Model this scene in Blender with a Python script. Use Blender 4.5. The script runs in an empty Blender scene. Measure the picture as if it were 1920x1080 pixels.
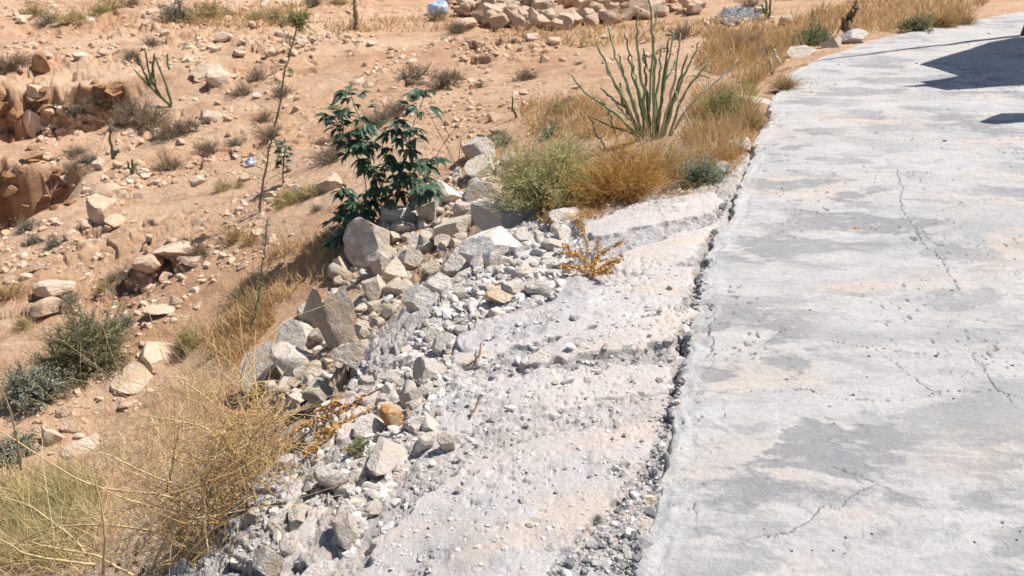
import bpy, bmesh, math, random
import numpy as np
import time as _time
_T0 = _time.time()
def tick(m): print('TICK %s %.1f' % (m, _time.time() - _T0), flush=True)
from mathutils import Vector, Euler

SC = bpy.context.scene
COL = SC.collection
rad = math.radians
RNG = np.random.default_rng(11)
random.seed(5)

# ------------------------------------------------------------------ camera model
CAM_Z, PITCH, FPX = 1.65, rad(24.0), 1598.0
CP, SP = math.cos(PITCH), math.sin(PITCH)
SUN_AZ = math.atan2(0.965, 0.26)          # measured from +Y towards +X
SUN_EL = rad(60.0)
SUN = Vector((math.sin(SUN_AZ) * math.cos(SUN_EL), math.cos(SUN_AZ) * math.cos(SUN_EL), math.sin(SUN_EL)))

def ray(px, py):
    xv = (np.asarray(px, float) - 960) / FPX
    yv = (540 - np.asarray(py, float)) / FPX
    return np.stack([xv, CP + SP * yv, -SP + CP * yv], -1)

def at(px, py, Y):
    d = ray(px, py)
    t = Y / d[..., 1]
    p = d * np.asarray(t)[..., None]
    p[..., 2] += CAM_Z
    return p

# ------------------------------------------------------------------ noise
def _h(ix, iy, iz, seed):
    h = (ix.astype(np.uint32) * np.uint32(374761393) + iy.astype(np.uint32) * np.uint32(668265263)
         + iz.astype(np.uint32) * np.uint32(2147483647 - 58) + np.uint32((seed * 1274126177) & 0xffffffff))
    h = (h ^ (h >> np.uint32(13))) * np.uint32(1274126177)
    h = (h ^ (h >> np.uint32(15))) * np.uint32(2246822519)
    h = h ^ (h >> np.uint32(16))
    return h.astype(np.float32) * np.float32(2.0 / 4294967295.0) - np.float32(1)

def noise2(x, y, seed=0):
    x = np.asarray(x, np.float32); y = np.asarray(y, np.float32)
    ix = np.floor(x); iy = np.floor(y)
    fx = x - ix; fy = y - iy
    ix = ix.astype(np.int32); iy = iy.astype(np.int32); z = np.zeros_like(ix)
    u = fx * fx * fx * (fx * (fx * 6 - 15) + 10); v = fy * fy * fy * (fy * (fy * 6 - 15) + 10)
    a = _h(ix, iy, z, seed); b = _h(ix + 1, iy, z, seed); c = _h(ix, iy + 1, z, seed); d = _h(ix + 1, iy + 1, z, seed)
    return (a + (b - a) * u) * (1 - v) + (c + (d - c) * u) * v

def fbm2(x, y, octv=4, seed=0, gain=0.5):
    s = 0; a = 1.0; n = 0
    for k in range(octv):
        s = s + a * noise2(x * 2 ** k + k * 17.3, y * 2 ** k - k * 9.1, seed + k * 31)
        n += a; a *= gain
    return s / n

def noise3(p, seed=0):
    p = np.asarray(p, np.float32)
    i = np.floor(p); f = p - i; i = i.astype(np.int32)
    w = f * f * (3 - 2 * f)
    out = 0
    for dx in (0, 1):
        for dy in (0, 1):
            for dz in (0, 1):
                ww = (w[:, 0] if dx else 1 - w[:, 0]) * (w[:, 1] if dy else 1 - w[:, 1]) * (w[:, 2] if dz else 1 - w[:, 2])
                out = out + ww * _h(i[:, 0] + dx, i[:, 1] + dy, i[:, 2] + dz, seed)
    return out

def cells(x, y, seed=0):
    """distance to the nearest and second nearest jittered cell centre, and the nearest one's id value"""
    x = np.asarray(x, np.float32); y = np.asarray(y, np.float32)
    ix = np.floor(x).astype(np.int32); iy = np.floor(y).astype(np.int32); z = np.zeros_like(ix)
    d1 = np.full(x.shape, 9, np.float32); d2 = d1.copy(); cid = np.zeros_like(d1)
    for dx in (-1, 0, 1):
        for dy in (-1, 0, 1):
            jx = ix + dx; jy = iy + dy
            cx = jx + 0.5 + 0.45 * _h(jx, jy, z, seed); cy = jy + 0.5 + 0.45 * _h(jx, jy, z, seed + 7)
            d = np.hypot(x - cx, y - cy).astype(np.float32)
            near = d < d1
            d2 = np.where(near, d1, np.minimum(d2, d)); cid = np.where(near, _h(jx, jy, z, seed + 13), cid); d1 = np.minimum(d1, d)
    return d1, d2, cid

def facets(x, y, seed=0):
    """broken-rock relief: every cell a randomly tilted flat face, crevices between; about -1..1"""
    x = np.asarray(x, np.float32); y = np.asarray(y, np.float32)
    ix = np.floor(x).astype(np.int32); iy = np.floor(y).astype(np.int32); z = np.zeros_like(ix)
    d1 = np.full(x.shape, 9, np.float32); d2 = d1.copy(); h = np.zeros_like(d1)
    for dx in (-1, 0, 1):
        for dy in (-1, 0, 1):
            jx = ix + dx; jy = iy + dy
            ox = x - (jx + 0.5 + 0.45 * _h(jx, jy, z, seed)); oy = y - (jy + 0.5 + 0.45 * _h(jx, jy, z, seed + 7))
            d = np.abs(ox) * .8 + np.abs(oy) * .8 + .25 * np.hypot(ox, oy)
            hj = _h(jx, jy, z, seed + 21) * ox * 1.1 + _h(jx, jy, z, seed + 23) * oy * 1.1 + .45 * _h(jx, jy, z, seed + 25)
            near = d < d1
            d2 = np.where(near, d1, np.minimum(d2, d)); h = np.where(near, hj, h); d1 = np.minimum(d1, d)
    return h - .55 * (1 - sstep(0, .10, d2 - d1))

def sstep(a, b, x):
    t = np.clip((x - a) / (b - a), 0, 1)
    return t * t * (3 - 2 * t)

# ------------------------------------------------------------------ the lie of the land
EY = np.array([-4, 0, 1.79, 3.58, 5.2, 6.7, 8.2, 9.4, 10.6, 12.1, 13.8, 15.7, 18, 22, 40.])
EX = np.array([-1.3, -.15, .33, .86, 1.41, 1.96, 2.52, 3.0, 3.72, 4.98, 6.7, 9.0, 12.0, 17.5, 42.])
def edge_x(y):
    return np.interp(y, EY, EX) + 0.030 * noise2(np.asarray(y) * 2.3, np.asarray(y) * 0 + 3.1, 5) + 0.018 * noise2(np.asarray(y) * 9.0, np.asarray(y) * 0 + 1.1, 6) + 0.010 * noise2(np.asarray(y) * 24.0, np.asarray(y) * 0 + 2.1, 7)
def edge_u(x, y):
    ys = np.interp(y, EY, np.gradient(EX, EY))
    return (edge_x(y) - x) / np.sqrt(1 + ys * ys)

VY = np.array([-10, 3, 6, 9, 11, 12.5, 14, 15.5, 17, 18.2, 19.2, 20.5, 24, 32, 45, 70, 140.])
VZ = np.array([-2.9, -2.75, -2.55, -2.35, -2.2, -2.0, -1.75, -1.42, -1.08, -.86, -.75, -.74, -.70, -.45, .6, 5.5, 22.])
VZ2 = np.array([-2.9, -2.75, -2.5, -2.25, -2.0, -1.78, -1.55, -1.33, -1.14, -.99, -.9, -.82, -.70, -.45, .6, 5.5, 22.])
UA = np.array([-1, 0, .5, 1.0, 1.42, 1.55, 1.72, 2.4, 3.5, 5.2, 9])
SA = np.array([0, 0, .030, .075, .132, .16, .235, .455, .74, 1, 1.])
UB = np.array([-1, 0, 1, 3, 6, 9, 12]); SB = np.array([0, 0, .12, .42, .80, 1, 1.])

def valley(x, y):
    w = sstep(-4.5, -1.0, x + 0.6 * noise2(y * .4, x * .3, 3))
    v = np.interp(y, VY, VZ) * (1 - w) + np.interp(y, VY, VZ2) * w
    v = v + 0.055 * np.clip(x + 3, -30, 8) * (1 - sstep(17, 26, y)) + 0.012 * np.clip(x, -30, 30)
    v = v + 0.10 * fbm2(x * .45, y * .45, 3, 40) + 0.045 * fbm2(x * 1.6, y * 1.6, 3, 44)
    return v

def scarps(x, y):
    """two eroded scarps of the gully, as (height change, rawness mask)"""
    dz = 0; raw = 0
    for (ys, sl, xr, h, back, sd) in ((17.0, .12, -7.2, .85, 2.4, 1), (13.3, -.14, -6.9, 1.15, 2.8, 2)):
        line = ys + sl * (x + 8) + .38 * fbm2(x * .95, x * 0 + sd, 3, 60 + sd) + .16 * noise2(x * 4.1, y * .7, 63 + sd)
        m = 1 - sstep(xr - .9, xr + .5, x + .4 * noise2(y * 1.4, x * .5, 66 + sd))
        d = line - y
        cut = sstep(-.05, .12, d) * (1 - sstep(.5, back, d))
        dz = dz - h * m * cut
        raw = np.maximum(raw, m * sstep(-.30, .02, d) * (1 - sstep(.25, .7, d)))
    return dz, raw

def bank_pt(px, py):
    """where a point of the photograph falls on the plain slope of the bank"""
    d = ray(px, py); z = -.2
    for _ in range(8):
        t = (CAM_Z - z) / -d[2]; x, y = d[0] * t, d[1] * t
        z = .5 * z + .5 * (-.035 - 2.4 * float(np.interp(edge_u(x, y), UA, SA)))
    return (float(x), float(y))

def poly_sd(x, y, pts):
    return poly_dist(x, y, pts + pts[:1]) * np.where(in_poly(x, y, pts), 1, -1)

TONGUES = [
    [(838, 668), (890, 605), (1000, 578), (1120, 545), (1230, 517), (1318, 512), (1312, 545), (1240, 590), (1180, 612), (1060, 640), (960, 655), (890, 690), (840, 695)],
    [(985, 690), (1030, 657), (1160, 622), (1240, 605), (1296, 598), (1280, 632), (1190, 672), (1060, 688)],
    [(745, 845), (790, 785), (880, 722), (1040, 702), (1180, 690), (1262, 700), (1255, 728), (1200, 755), (1080, 785), (960, 802), (850, 835)],
    [(600, 1140), (660, 1060), (715, 985), (800, 915), (900, 862), (1000, 832), (1100, 812), (1210, 806), (1242, 832), (1220, 885), (1182, 930), (1130, 965), (1080, 1010), (1030, 1060), (1000, 1140)],
    [(1085, 437), (1200, 392), (1345, 362), (1352, 395), (1290, 415), (1180, 447), (1110, 462)],
    [(1130, 500), (1200, 470), (1270, 445), (1345, 425), (1338, 470), (1330, 500), (1230, 505), (1170, 520)],
    [(470, 1010), (560, 860), (640, 762), (725, 690), (765, 705), (690, 785), (625, 880), (560, 980), (480, 1070)],
    [(420, 1120), (500, 1020), (590, 940), (640, 930), (610, 1010), (560, 1120)],
    [(930, 500), (990, 470), (1060, 440), (1085, 470), (1020, 520), (960, 540)],
]

def in_poly(px, py, poly):
    px = np.asarray(px); py = np.asarray(py); inside = np.zeros(px.shape, bool)
    n = len(poly)
    for i in range(n):
        x1, y1 = poly[i]; x2, y2 = poly[(i + 1) % n]
        c = ((y1 > py) != (y2 > py)) & (px < (x2 - x1) * (py - y1) / (y2 - y1 + 1e-9) + x1)
        inside ^= c
    return inside

def apron_detail(x, y, u):
    """poured concrete tongues on the bank: (height, crumbly mask)"""
    edge = .11 * fbm2(x * 2.6, y * 2.6, 3, 80) + .03 * noise2(x * 17, y * 17, 81) + .012 * noise2(x * 45, y * 45, 79)
    m = np.zeros_like(x); tong = np.zeros_like(x)
    for i, pts in enumerate(TONGUES):
        sd = poly_sd(x, y, pts) + edge
        mi = sstep(-.004, .010, sd)
        hi = (.022 + .010 * math.sin(i * 2.3)) * sstep(-.006, .014, sd) + .016 * sstep(.03, .30, sd)
        tong = np.maximum(tong, hi); m = np.maximum(m, mi)
    torn = sstep(.36, .55, fbm2(x * 3.1, y * 3.1, 4, 85)) * .7
    crumb = np.clip(np.maximum((1 - m) * (.55 + .45 * sstep(-.45, .0, fbm2(x * 2.2, y * 2.2, 3, 111))), torn * .8), 0, 1)
    crumb = np.maximum(crumb, 1 - sstep(.01, .06, u + .05 * noise2(x * 7, y * 7, 84)))
    d1, d2, cid = cells(x * 22 + .5 * noise2(x * 30, y * 30, 78), y * 22, 3)
    e1, e2, eid = cells(x * 52, y * 52, 4)
    lump = (np.clip(.60 - d1, 0, .5) * .042 * np.clip(cid + .25, 0, 1.2) + np.clip(.6 - e1, 0, .6) * .013 * (.4 + np.clip(eid, 0, 1)))
    su = x * .45 + y * .9; sv = x * .9 - y * .45
    smooth = .0026 * fbm2(su * 5, sv * 13, 3, 87) + .0032 * fbm2(x * 17, y * 17, 4, 77) + .010 * fbm2(x * 2.6, y * 2.6, 2, 88) + .0025 * np.abs(fbm2(su * 12, sv * 30, 3, 86))
    zone = sstep(-.15, .35, noise2(x * 3.2, y * 3.2, 91))
    pit = -.009 * sstep(.50, .68, noise2(su * 22, sv * 40, 90)) * zone - .009 * sstep(.62, .75, noise2(x * 60, y * 60, 92)) * (.3 + .7 * zone)
    h = tong + smooth + pit * (1 - .5 * crumb) + crumb * (lump - .004 + .020 * fbm2(x * 11, y * 11, 4, 89))
    return h, crumb

def terrain(x, y):
    x = np.asarray(x, np.float64); y = np.asarray(y, np.float64)
    u = edge_u(x, y)
    v = valley(x, y)
    dzs, raw = scarps(x, y)
    v = v + dzs
    far = sstep(6.4, 10.5, y)
    uw = u + (.10 * fbm2(x * 1.4, y * 1.4, 3, 70) + .05 * noise2(x * 5, y * 5, 71)) * sstep(.7, 1.2, u)
    sa = np.interp(uw, UA, SA); sb = np.interp(u, UB, SB)
    s = sa * (1 - far) + sb * far
    z = -.024 + .014 * noise2(y * 2.1, x * .7, 101) * (1 - sstep(.2, .6, u)) * (y < 9) + (v + .024) * s
    ap = (1 - sstep(1.56, 1.78, uw)) * (1 - sstep(5.5, 6.4, y + .25 * noise2(x * 2, y * 2, 72) + .28 * (u - .8)))
    ap = ap * sstep(-.2, 0, u)
    hd = np.zeros_like(x); crumb = np.zeros_like(x)
    sel = ap > 0
    if sel.any(): hd[sel], crumb[sel] = apron_detail(x[sel], y[sel], u[sel])
    r1 = ap
    dirt = .022 * fbm2(x * 5, y * 5, 4, 73) + .008 * fbm2(x * 22, y * 22, 3, 74) * np.clip(14 / np.maximum(y, 2), .4, 1.0)
    d1, d2, cid = cells(x * 7, y * 7, 9)
    dirt = dirt + np.clip(.42 - d1, 0, .4) * .10 * np.clip(cid - .45, 0, 1)
    rawd = raw * (.17 * fbm2(x * 2.6, y * 3.2, 4, 75) - .08 * np.abs(noise2(x * 6, y * 2, 76)) + .05 * fbm2(x * 11, y * 11, 3, 77))
    near = y < 8.5
    fac = np.zeros_like(x)
    xn, yn, un = x[near], y[near], u[near]
    wx = xn + .05 * noise2(xn * 6, yn * 6, 93); wy = yn + .05 * noise2(xn * 6, yn * 6, 94)
    lip = sstep(.86, 1.12, un + .18 * noise2(yn * 2.1, un * 1.3, 95)) * (1 - sstep(2.6, 3.4, un)) * (1 - sstep(6.8, 8.2, yn))
    sm = np.zeros_like(lip); okc = ap[near] > 0
    sm[okc] = 1 - crumb[near][okc]
    lip = lip * (1 - .85 * sm)
    fac[near] = lip * (.050 * facets(wx * 5.2, wy * 5.2, 31) + .028 * facets(wx * 12, wy * 12, 33) + .010 * facets(xn * 27, yn * 27, 35)) + sm * sstep(.9, 1.15, un) * .045 * facets(wx * 5.5, wy * 2.6, 45)
    midr = ~near & (y < 40)
    xm, ym = x[midr], y[midr]
    wx = xm + .12 * noise2(xm * 2.5, ym * 2.5, 96); wy = ym + .12 * noise2(xm * 2.5, ym * 2.5, 97)
    rocky = sstep(-.06, .32, fbm2(xm * .42, ym * .6, 3, 98)) * sstep(2.5, 5, u[midr])
    fac[midr] = rocky * (.13 * facets(wx * 2.0, wy * 1.6, 37) + .055 * facets(wx * 4.7, wy * 4.0, 39)) + raw[midr] * (.26 * facets(wx * 1.5, wy * 2.6, 41) + .07 * facets(wx * 5, wy * 7, 43))
    z = z + r1 * hd + (1 - r1) * (dirt + rawd) + fac
    z = z + raw * (.034 * np.sin(z * 30 + 2.5 * noise2(x * .9, y * .9, 102)) + .014 * np.sin(z * 71 + 2 * noise2(x * 2, y * 2, 103)))
    z = z - .055 * (1 - sstep(.0, .05, u)) * (.35 + .65 * sstep(-.35, .15, noise2(y * 4.5, x * 2, 100))) * (1 - sstep(10, 14, y)) * (.30 + .70 * sstep(2.0, 2.9, y + .3 * noise2(y * 3, x * 3, 99)))
    return z, ap, crumb * ap, raw, u

# ---- road
def poly_dist(x, y, pts):
    best = np.full(np.shape(x), 9.0)
    for (ax, ay), (bx, by) in zip(pts[:-1], pts[1:]):
        vx, vy = bx - ax, by - ay
        t = np.clip(((x - ax) * vx + (y - ay) * vy) / (vx * vx + vy * vy), 0, 1)
        best = np.minimum(best, np.hypot(x - ax - t * vx, y - ay - t * vy))
    return best

TONGUES = [[bank_pt(*q) for q in t] for t in TONGUES]

def flat_pt(px, py):
    d = ray(px, py); t = CAM_Z / -d[2]
    return (d[0] * t, d[1] * t)

CRACKS = [
    [(1680, 318), (1690, 345), (1688, 372), (1690, 400), (1712, 425), (1730, 455), (1772, 500), (1800, 545)],
    [(1795, 640), (1830, 672), (1850, 708), (1905, 760)],
    [(1558, 873), (1590, 888), (1630, 903)],
    [(1334, 590), (1333, 625), (1336, 655), (1334, 690)],
    [(1352, 765), (1356, 785)],
    [(1304, 940), (1300, 985), (1310, 1005)],
    [(1480, 620), (1440, 640), (1418, 655)],
    [(1690, 318), (1740, 314), (1800, 318)],
    [(1430, 735), (1500, 725), (1600, 752), (1700, 748)],
    [(1560, 640), (1640, 655), (1700, 700), (1760, 735), (1860, 730), (1930, 750)],
    [(1400, 1010), (1480, 1000), (1540, 960), (1600, 930), (1640, 905)],
    [(1614, 990), (1612, 1030), (1580, 1090)],
]
CRACKS = [[flat_pt(*p) for p in c] for c in CRACKS]

def road_z(x, y):
    x = np.asarray(x, np.float64); y = np.asarray(y, np.float64)
    z = .012 * fbm2(x * .8, y * .8, 3, 20) + .0022 * fbm2(x * 6, y * 6, 3, 21) + .0014 * fbm2(x * 40, y * 40, 3, 22) * sstep(-.3, .3, noise2(x * 1.3, y * 1.6, 19))
    lay = fbm2(x * 1.5 + .4 * noise2(x * 3, y * 3, 28), y * 2.4, 5, 23)
    z = z + .003 * sstep(.02, .045, lay) + .0025 * sstep(-.26, -.235, lay)
    jx = x + .012 * noise2(x * 14, y * 14, 24) + .006 * noise2(x * 40, y * 40, 26); jy = y + .012 * noise2(x * 14, y * 14, 25) + .006 * noise2(x * 40, y * 40, 27)
    crack = np.zeros_like(z)
    for i, c in enumerate(CRACKS):
        w = (.0008 + .00055 * np.clip(y, 1, 8)) * (.6 + .8 * np.abs(noise2(x * 11 + i, y * 11, 18)))
        d = poly_dist(jx, jy, c)
        crack = np.maximum(crack, (1 - sstep(w * .35, w, d)) * sstep(-.75, -.15, noise2(x * 5 + i * 9, y * 5, 29)))
    pock = sstep(.80, .87, noise2(x * 55, y * 42, 30)) * sstep(-.1, .4, noise2(x * 2.2, y * 2.2, 31))
    z = z - .012 * crack - .007 * pock
    u = x - edge_x(y)
    band = 1 - sstep(.07, .10, u + .02 * noise2(y * 4, x * 4, 32))
    z = z + band * (.007 * fbm2(x * 16, y * 16, 4, 33) - .004) - .016 * (1 - sstep(0, .010, u)) - .010 * (1 - sstep(0, .05, u + .03 * noise2(x * 9, y * 9, 34)))
    return z, crack, pock

AZ = np.concatenate([np.arange(-80, -39, 1.0), np.arange(-39, 36, .078), np.arange(36, 81, 1.0)]) * math.pi / 180
RR = [1.15]
while RR[-1] < 150: RR.append(RR[-1] + (.0030 + .00072 * RR[-1] ** 1.5) * (.6 if 12 < RR[-1] < 19 else 1))
RR = np.array(RR)
_A, _R = np.meshgrid(AZ, RR)
GX = (_R * np.sin(_A)).ravel(); GY = (_R * np.cos(_A)).ravel()
GU = edge_u(GX, GY)
_keep = GU > -.14
GZ, GAP, GCR, GRAW = (np.zeros(len(GX)) for _ in range(4))
_i = np.where(_keep)[0]
_q = terrain(GX[_i], GY[_i])
for _dst, _src in zip((GZ, GAP, GCR, GRAW), _q): _dst[_i] = _src
_on = GU <= 0
_look = GZ.copy(); _j = np.where(_on)[0]; _look[_j] = .012 * fbm2(GX[_j] * .8, GY[_j] * .8, 3, 20)
LOOK = _look.reshape(_A.shape)

def ground(x, y):
    """height of the ground or the road, read from the built surface"""
    x = np.asarray(x, float); y = np.asarray(y, float)
    a = np.arctan2(x, y); r = np.hypot(x, y)
    i = np.clip(np.searchsorted(AZ, a) - 1, 0, len(AZ) - 2); j = np.clip(np.searchsorted(RR, r) - 1, 0, len(RR) - 2)
    fa = np.clip((a - AZ[i]) / (AZ[i + 1] - AZ[i]), 0, 1); fr = np.clip((r - RR[j]) / (RR[j + 1] - RR[j]), 0, 1)
    return (LOOK[j, i] * (1 - fa) + LOOK[j, i + 1] * fa) * (1 - fr) + (LOOK[j + 1, i] * (1 - fa) + LOOK[j + 1, i + 1] * fa) * fr

def cast(px, py):
    """where the sight lines through these points of the photograph meet the ground"""
    px = np.atleast_1d(np.asarray(px, float)); py = np.atleast_1d(np.asarray(py, float))
    d = ray(px, py); n = len(px)
    lo = np.full(n, 1.2); hi = np.full(n, 120.); act = np.arange(n)
    t = 1.4
    while t < 110 and len(act):
        t2 = t * 1.008
        p = d[act] * t2
        hit = p[:, 2] + CAM_Z < ground(p[:, 0], p[:, 1])
        lo[act[hit]] = t; hi[act[hit]] = t2; act = act[~hit]
        t = t2
    for _ in range(9):
        mid = (lo + hi) / 2
        p = d * mid[:, None]
        below = p[:, 2] + CAM_Z < ground(p[:, 0], p[:, 1])
        hi = np.where(below, mid, hi); lo = np.where(below, lo, mid)
    p = d * hi[:, None]; p[:, 2] += CAM_Z
    return p

# ------------------------------------------------------------------ objects
def mesh_from(name, V, F, smooth=True, mats=(), sharp=None):
    """V (n,3); F list of arrays, each (m,k)"""
    me = bpy.data.meshes.new(name)
    if not isinstance(F, (list, tuple)): F = [F]
    F = [np.asarray(f, np.int32) for f in F if len(f)]
    me.vertices.add(len(V)); me.vertices.foreach_set('co', np.asarray(V, np.float32).ravel())
    loops = np.concatenate([f.ravel() for f in F])
    sizes = np.concatenate([np.full(len(f), f.shape[1], np.int32) for f in F])
    me.loops.add(len(loops)); me.loops.foreach_set('vertex_index', loops)
    me.polygons.add(len(sizes))
    me.polygons.foreach_set('loop_start', np.concatenate([[0], np.cumsum(sizes)[:-1]]).astype(np.int32))
    me.polygons.foreach_set('loop_total', sizes)
    me.polygons.foreach_set('use_smooth', np.full(len(sizes), smooth, bool))
    for m in mats: me.materials.append(m)
    me.update(calc_edges=True)
    if sharp is not None: me.set_sharp_from_angle(angle=sharp)
    return me

def link(name, me, parent=None, loc=(0, 0, 0), rot=(0, 0, 0), scale=(1, 1, 1)):
    o = bpy.data.objects.new(name, me); COL.objects.link(o)
    o.location = loc; o.rotation_euler = rot; o.scale = scale
    if parent is not None: o.parent = parent
    return o

def tag(o, label=None, cat=None, group=None, kind=None):
    if label: o['label'] = label
    if cat: o['category'] = cat
    if group: o['group'] = group
    if kind: o['kind'] = kind
    return o

def empty(name, loc, label, cat, group=None):
    o = bpy.data.objects.new(name, None); COL.objects.link(o); o.location = loc
    return tag(o, label, cat, group)

def set_attr(me, name, arr):
    a = me.attributes.new(name, 'FLOAT', 'POINT'); a.data.foreach_set('value', np.asarray(arr, np.float32))

# ------------------------------------------------------------------ materials
class N:
    def __init__(s, name):
        s.m = bpy.data.materials.new(name); s.m.use_nodes = True
        s.t = s.m.node_tree; s.b = s.t.nodes['Principled BSDF']; s.b.inputs['Specular IOR Level'].default_value = .25
    def n(s, typ, **kw):
        x = s.t.nodes.new(typ)
        for k, v in kw.items():
            if k in x.inputs: x.inputs[k].default_value = v
            else: setattr(x, k, v)
        return x
    def l(s, a, b): s.t.links.new(a, b)
    def coord(s, scale=(1, 1, 1), rot=(0, 0, 0), which='Object'):
        c = s.n('ShaderNodeTexCoord'); m = s.n('ShaderNodeMapping'); s.l(c.outputs[which], m.inputs[0])
        m.inputs['Scale'].default_value = scale; m.inputs['Rotation'].default_value = rot
        return m.outputs[0]
    def noise(s, vec, scale, detail=4, rough=.55, dist=0):
        x = s.n('ShaderNodeTexNoise', Scale=scale, Detail=detail, Roughness=rough, Distortion=dist); s.l(vec, x.inputs['Vector']); return x.outputs['Fac']
    def ramp(s, fac, stops, interp='LINEAR'):
        r = s.n('ShaderNodeValToRGB'); r.color_ramp.interpolation = interp
        e = r.color_ramp.elements
        while len(e) < len(stops): e.new(.5)
        for q, (p, c) in zip(e, stops):
            q.position = p; q.color = (*c, 1) if len(c) == 3 else c
        s.l(fac, r.inputs[0]); return r.outputs[0]
    def sramp(s, fac, a, b, lo=0, hi=1):
        m = s.n('ShaderNodeMapRange'); m.inputs[1].default_value = a; m.inputs[2].default_value = b; m.inputs[3].default_value = lo; m.inputs[4].default_value = hi
        m.interpolation_type = 'SMOOTHSTEP'; s.l(fac, m.inputs[0]); return m.outputs[0]
    def math(s, op, a, b=None):
        m = s.n('ShaderNodeMath', operation=op)
        for i, v in enumerate((a, b)):
            if v is None: continue
            if isinstance(v, (int, float)): m.inputs[i].default_value = v
            else: s.l(v, m.inputs[i])
        return m.outputs[0]
    def mix(s, fac, a, b, typ='MIX'):
        m = s.n('ShaderNodeMix', data_type='RGBA', blend_type=typ)
        for v, i in ((fac, 0), (a, 6), (b, 7)):
            if isinstance(v, (int, float)): m.inputs[i].default_value = v
            elif isinstance(v, tuple): m.inputs[i].default_value = (*v, 1)
            else: s.l(v, m.inputs[i])
        return m.outputs[2]
    def attr(s, name):
        a = s.n('ShaderNodeAttribute'); a.attribute_name = name; return a.outputs['Fac']
    def bump(s, h, dist, strength=1.0):
        b = s.n('ShaderNodeBump', Strength=strength, Distance=dist); s.l(h, b.inputs['Height']); s.l(b.outputs[0], s.b.inputs['Normal'])
    def done(s, col, rough=.9):
        if isinstance(col, tuple): s.b.inputs['Base Color'].default_value = (*col, 1)
        else: s.l(col, s.b.inputs['Base Color'])
        s.b.inputs['Roughness'].default_value = rough
        return s.m

def rock_mat(name, c1, c2, c3, tint=None, tint_amt=.5):
    k = N(name); v = k.coord(); inf = k.n('ShaderNodeObjectInfo')
    add = k.n('ShaderNodeVectorMath', operation='ADD'); k.l(v, add.inputs[0])
    sc = k.n('ShaderNodeVectorMath', operation='SCALE'); sc.inputs[0].default_value = (31, 17, 53); k.l(inf.outputs['Random'], sc.inputs['Scale']); k.l(sc.outputs[0], add.inputs[1])
    v = add.outputs[0]
    base = k.ramp(inf.outputs['Random'], [(0, c1), (.5, c2), (1, c3)])
    a = k.noise(v, 1.6, 6, .65)
    col = k.mix(k.sramp(a, .4, .72, 0, .45), base, tuple(.7 * x for x in c1))
    b = k.noise(v, 7, 5, .7)
    col = k.mix(k.sramp(b, .5, .75, 0, .5), col, tuple(min(1, 1.25 * x) for x in c3))
    if tint:
        t = k.noise(v, 1.1, 3)
        col = k.mix(k.sramp(t, .42, .56, 0, tint_amt), col, tint)
    h = k.math('ADD', k.noise(v, 3.5, 8, .62), k.math('MULTIPLY', k.noise(v, 22, 4, .6), .12))
    k.bump(h, .07, .6)
    return k.done(col, .92)

M = {}
M['bank_stone'] = rock_mat('pale_limestone', (.54, .475, .42), (.63, .575, .525), (.72, .685, .645), (.60, .48, .36), .4)
M['slope_stone'] = rock_mat('tan_limestone', (.52, .445, .36), (.59, .52, .435), (.66, .60, .53), (.55, .42, .28), .5)
M['desert_stone'] = rock_mat('desert_sandstone', (.60, .43, .30), (.68, .52, .39), (.74, .62, .50), (.54, .34, .20), .4)
M['pile_stone'] = rock_mat('pile_sandstone', (.52, .37, .26), (.58, .43, .31), (.63, .49, .375), (.47, .31, .20), .4)
M['grey_stone'] = rock_mat('grey_crumb_stone', (.27, .265, .26), (.36, .35, .34), (.47, .455, .44))
M['weathered_stone'] = rock_mat('weathered_limestone', (.40, .355, .31), (.48, .43, .375), (.56, .515, .46), (.40, .29, .19), .55)
M['orange_stone'] = rock_mat('ochre_stone', (.58, .42, .26), (.64, .48, .31), (.70, .58, .44), (.56, .23, .045), .85)
M['stained_stone'] = rock_mat('ochre_stained_stone', (.60, .50, .40), (.66, .57, .47), (.72, .66, .58), (.62, .36, .14), .5)
M['red_rock'] = rock_mat('red_earth_rock', (.36, .20, .11), (.42, .25, .14), (.47, .30, .18), (.30, .14, .06), .6)

def isl_mat(name, stops, rough=.9, trans=None, mottle=.15):
    """colour varies from piece to piece"""
    k = N(name); g = k.n('ShaderNodeNewGeometry')
    col = k.ramp(g.outputs['Random Per Island'], stops)
    v = k.coord(); a = k.noise(v, 3.0, 3)
    col = k.mix(k.sramp(a, .35, .7, 0, .35), col, tuple(.7 * x for x in stops[0][1]))
    b = k.noise(v, 28, 4, .7)
    col = k.mix(k.sramp(b, .5, .72, 0, mottle), col, tuple(min(1, 1.35 * x) for x in stops[-1][1]))
    m = k.done(col, rough)
    if trans:
        t = k.n('ShaderNodeBsdfTranslucent'); k.l(col, t.inputs['Color'])
        mx = k.n('ShaderNodeMixShader'); mx.inputs[0].default_value = trans
        k.l(k.b.outputs[0], mx.inputs[1]); k.l(t.outputs[0], mx.inputs[2]); k.l(mx.outputs[0], k.t.nodes['Material Output'].inputs[0])
    return m

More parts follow.
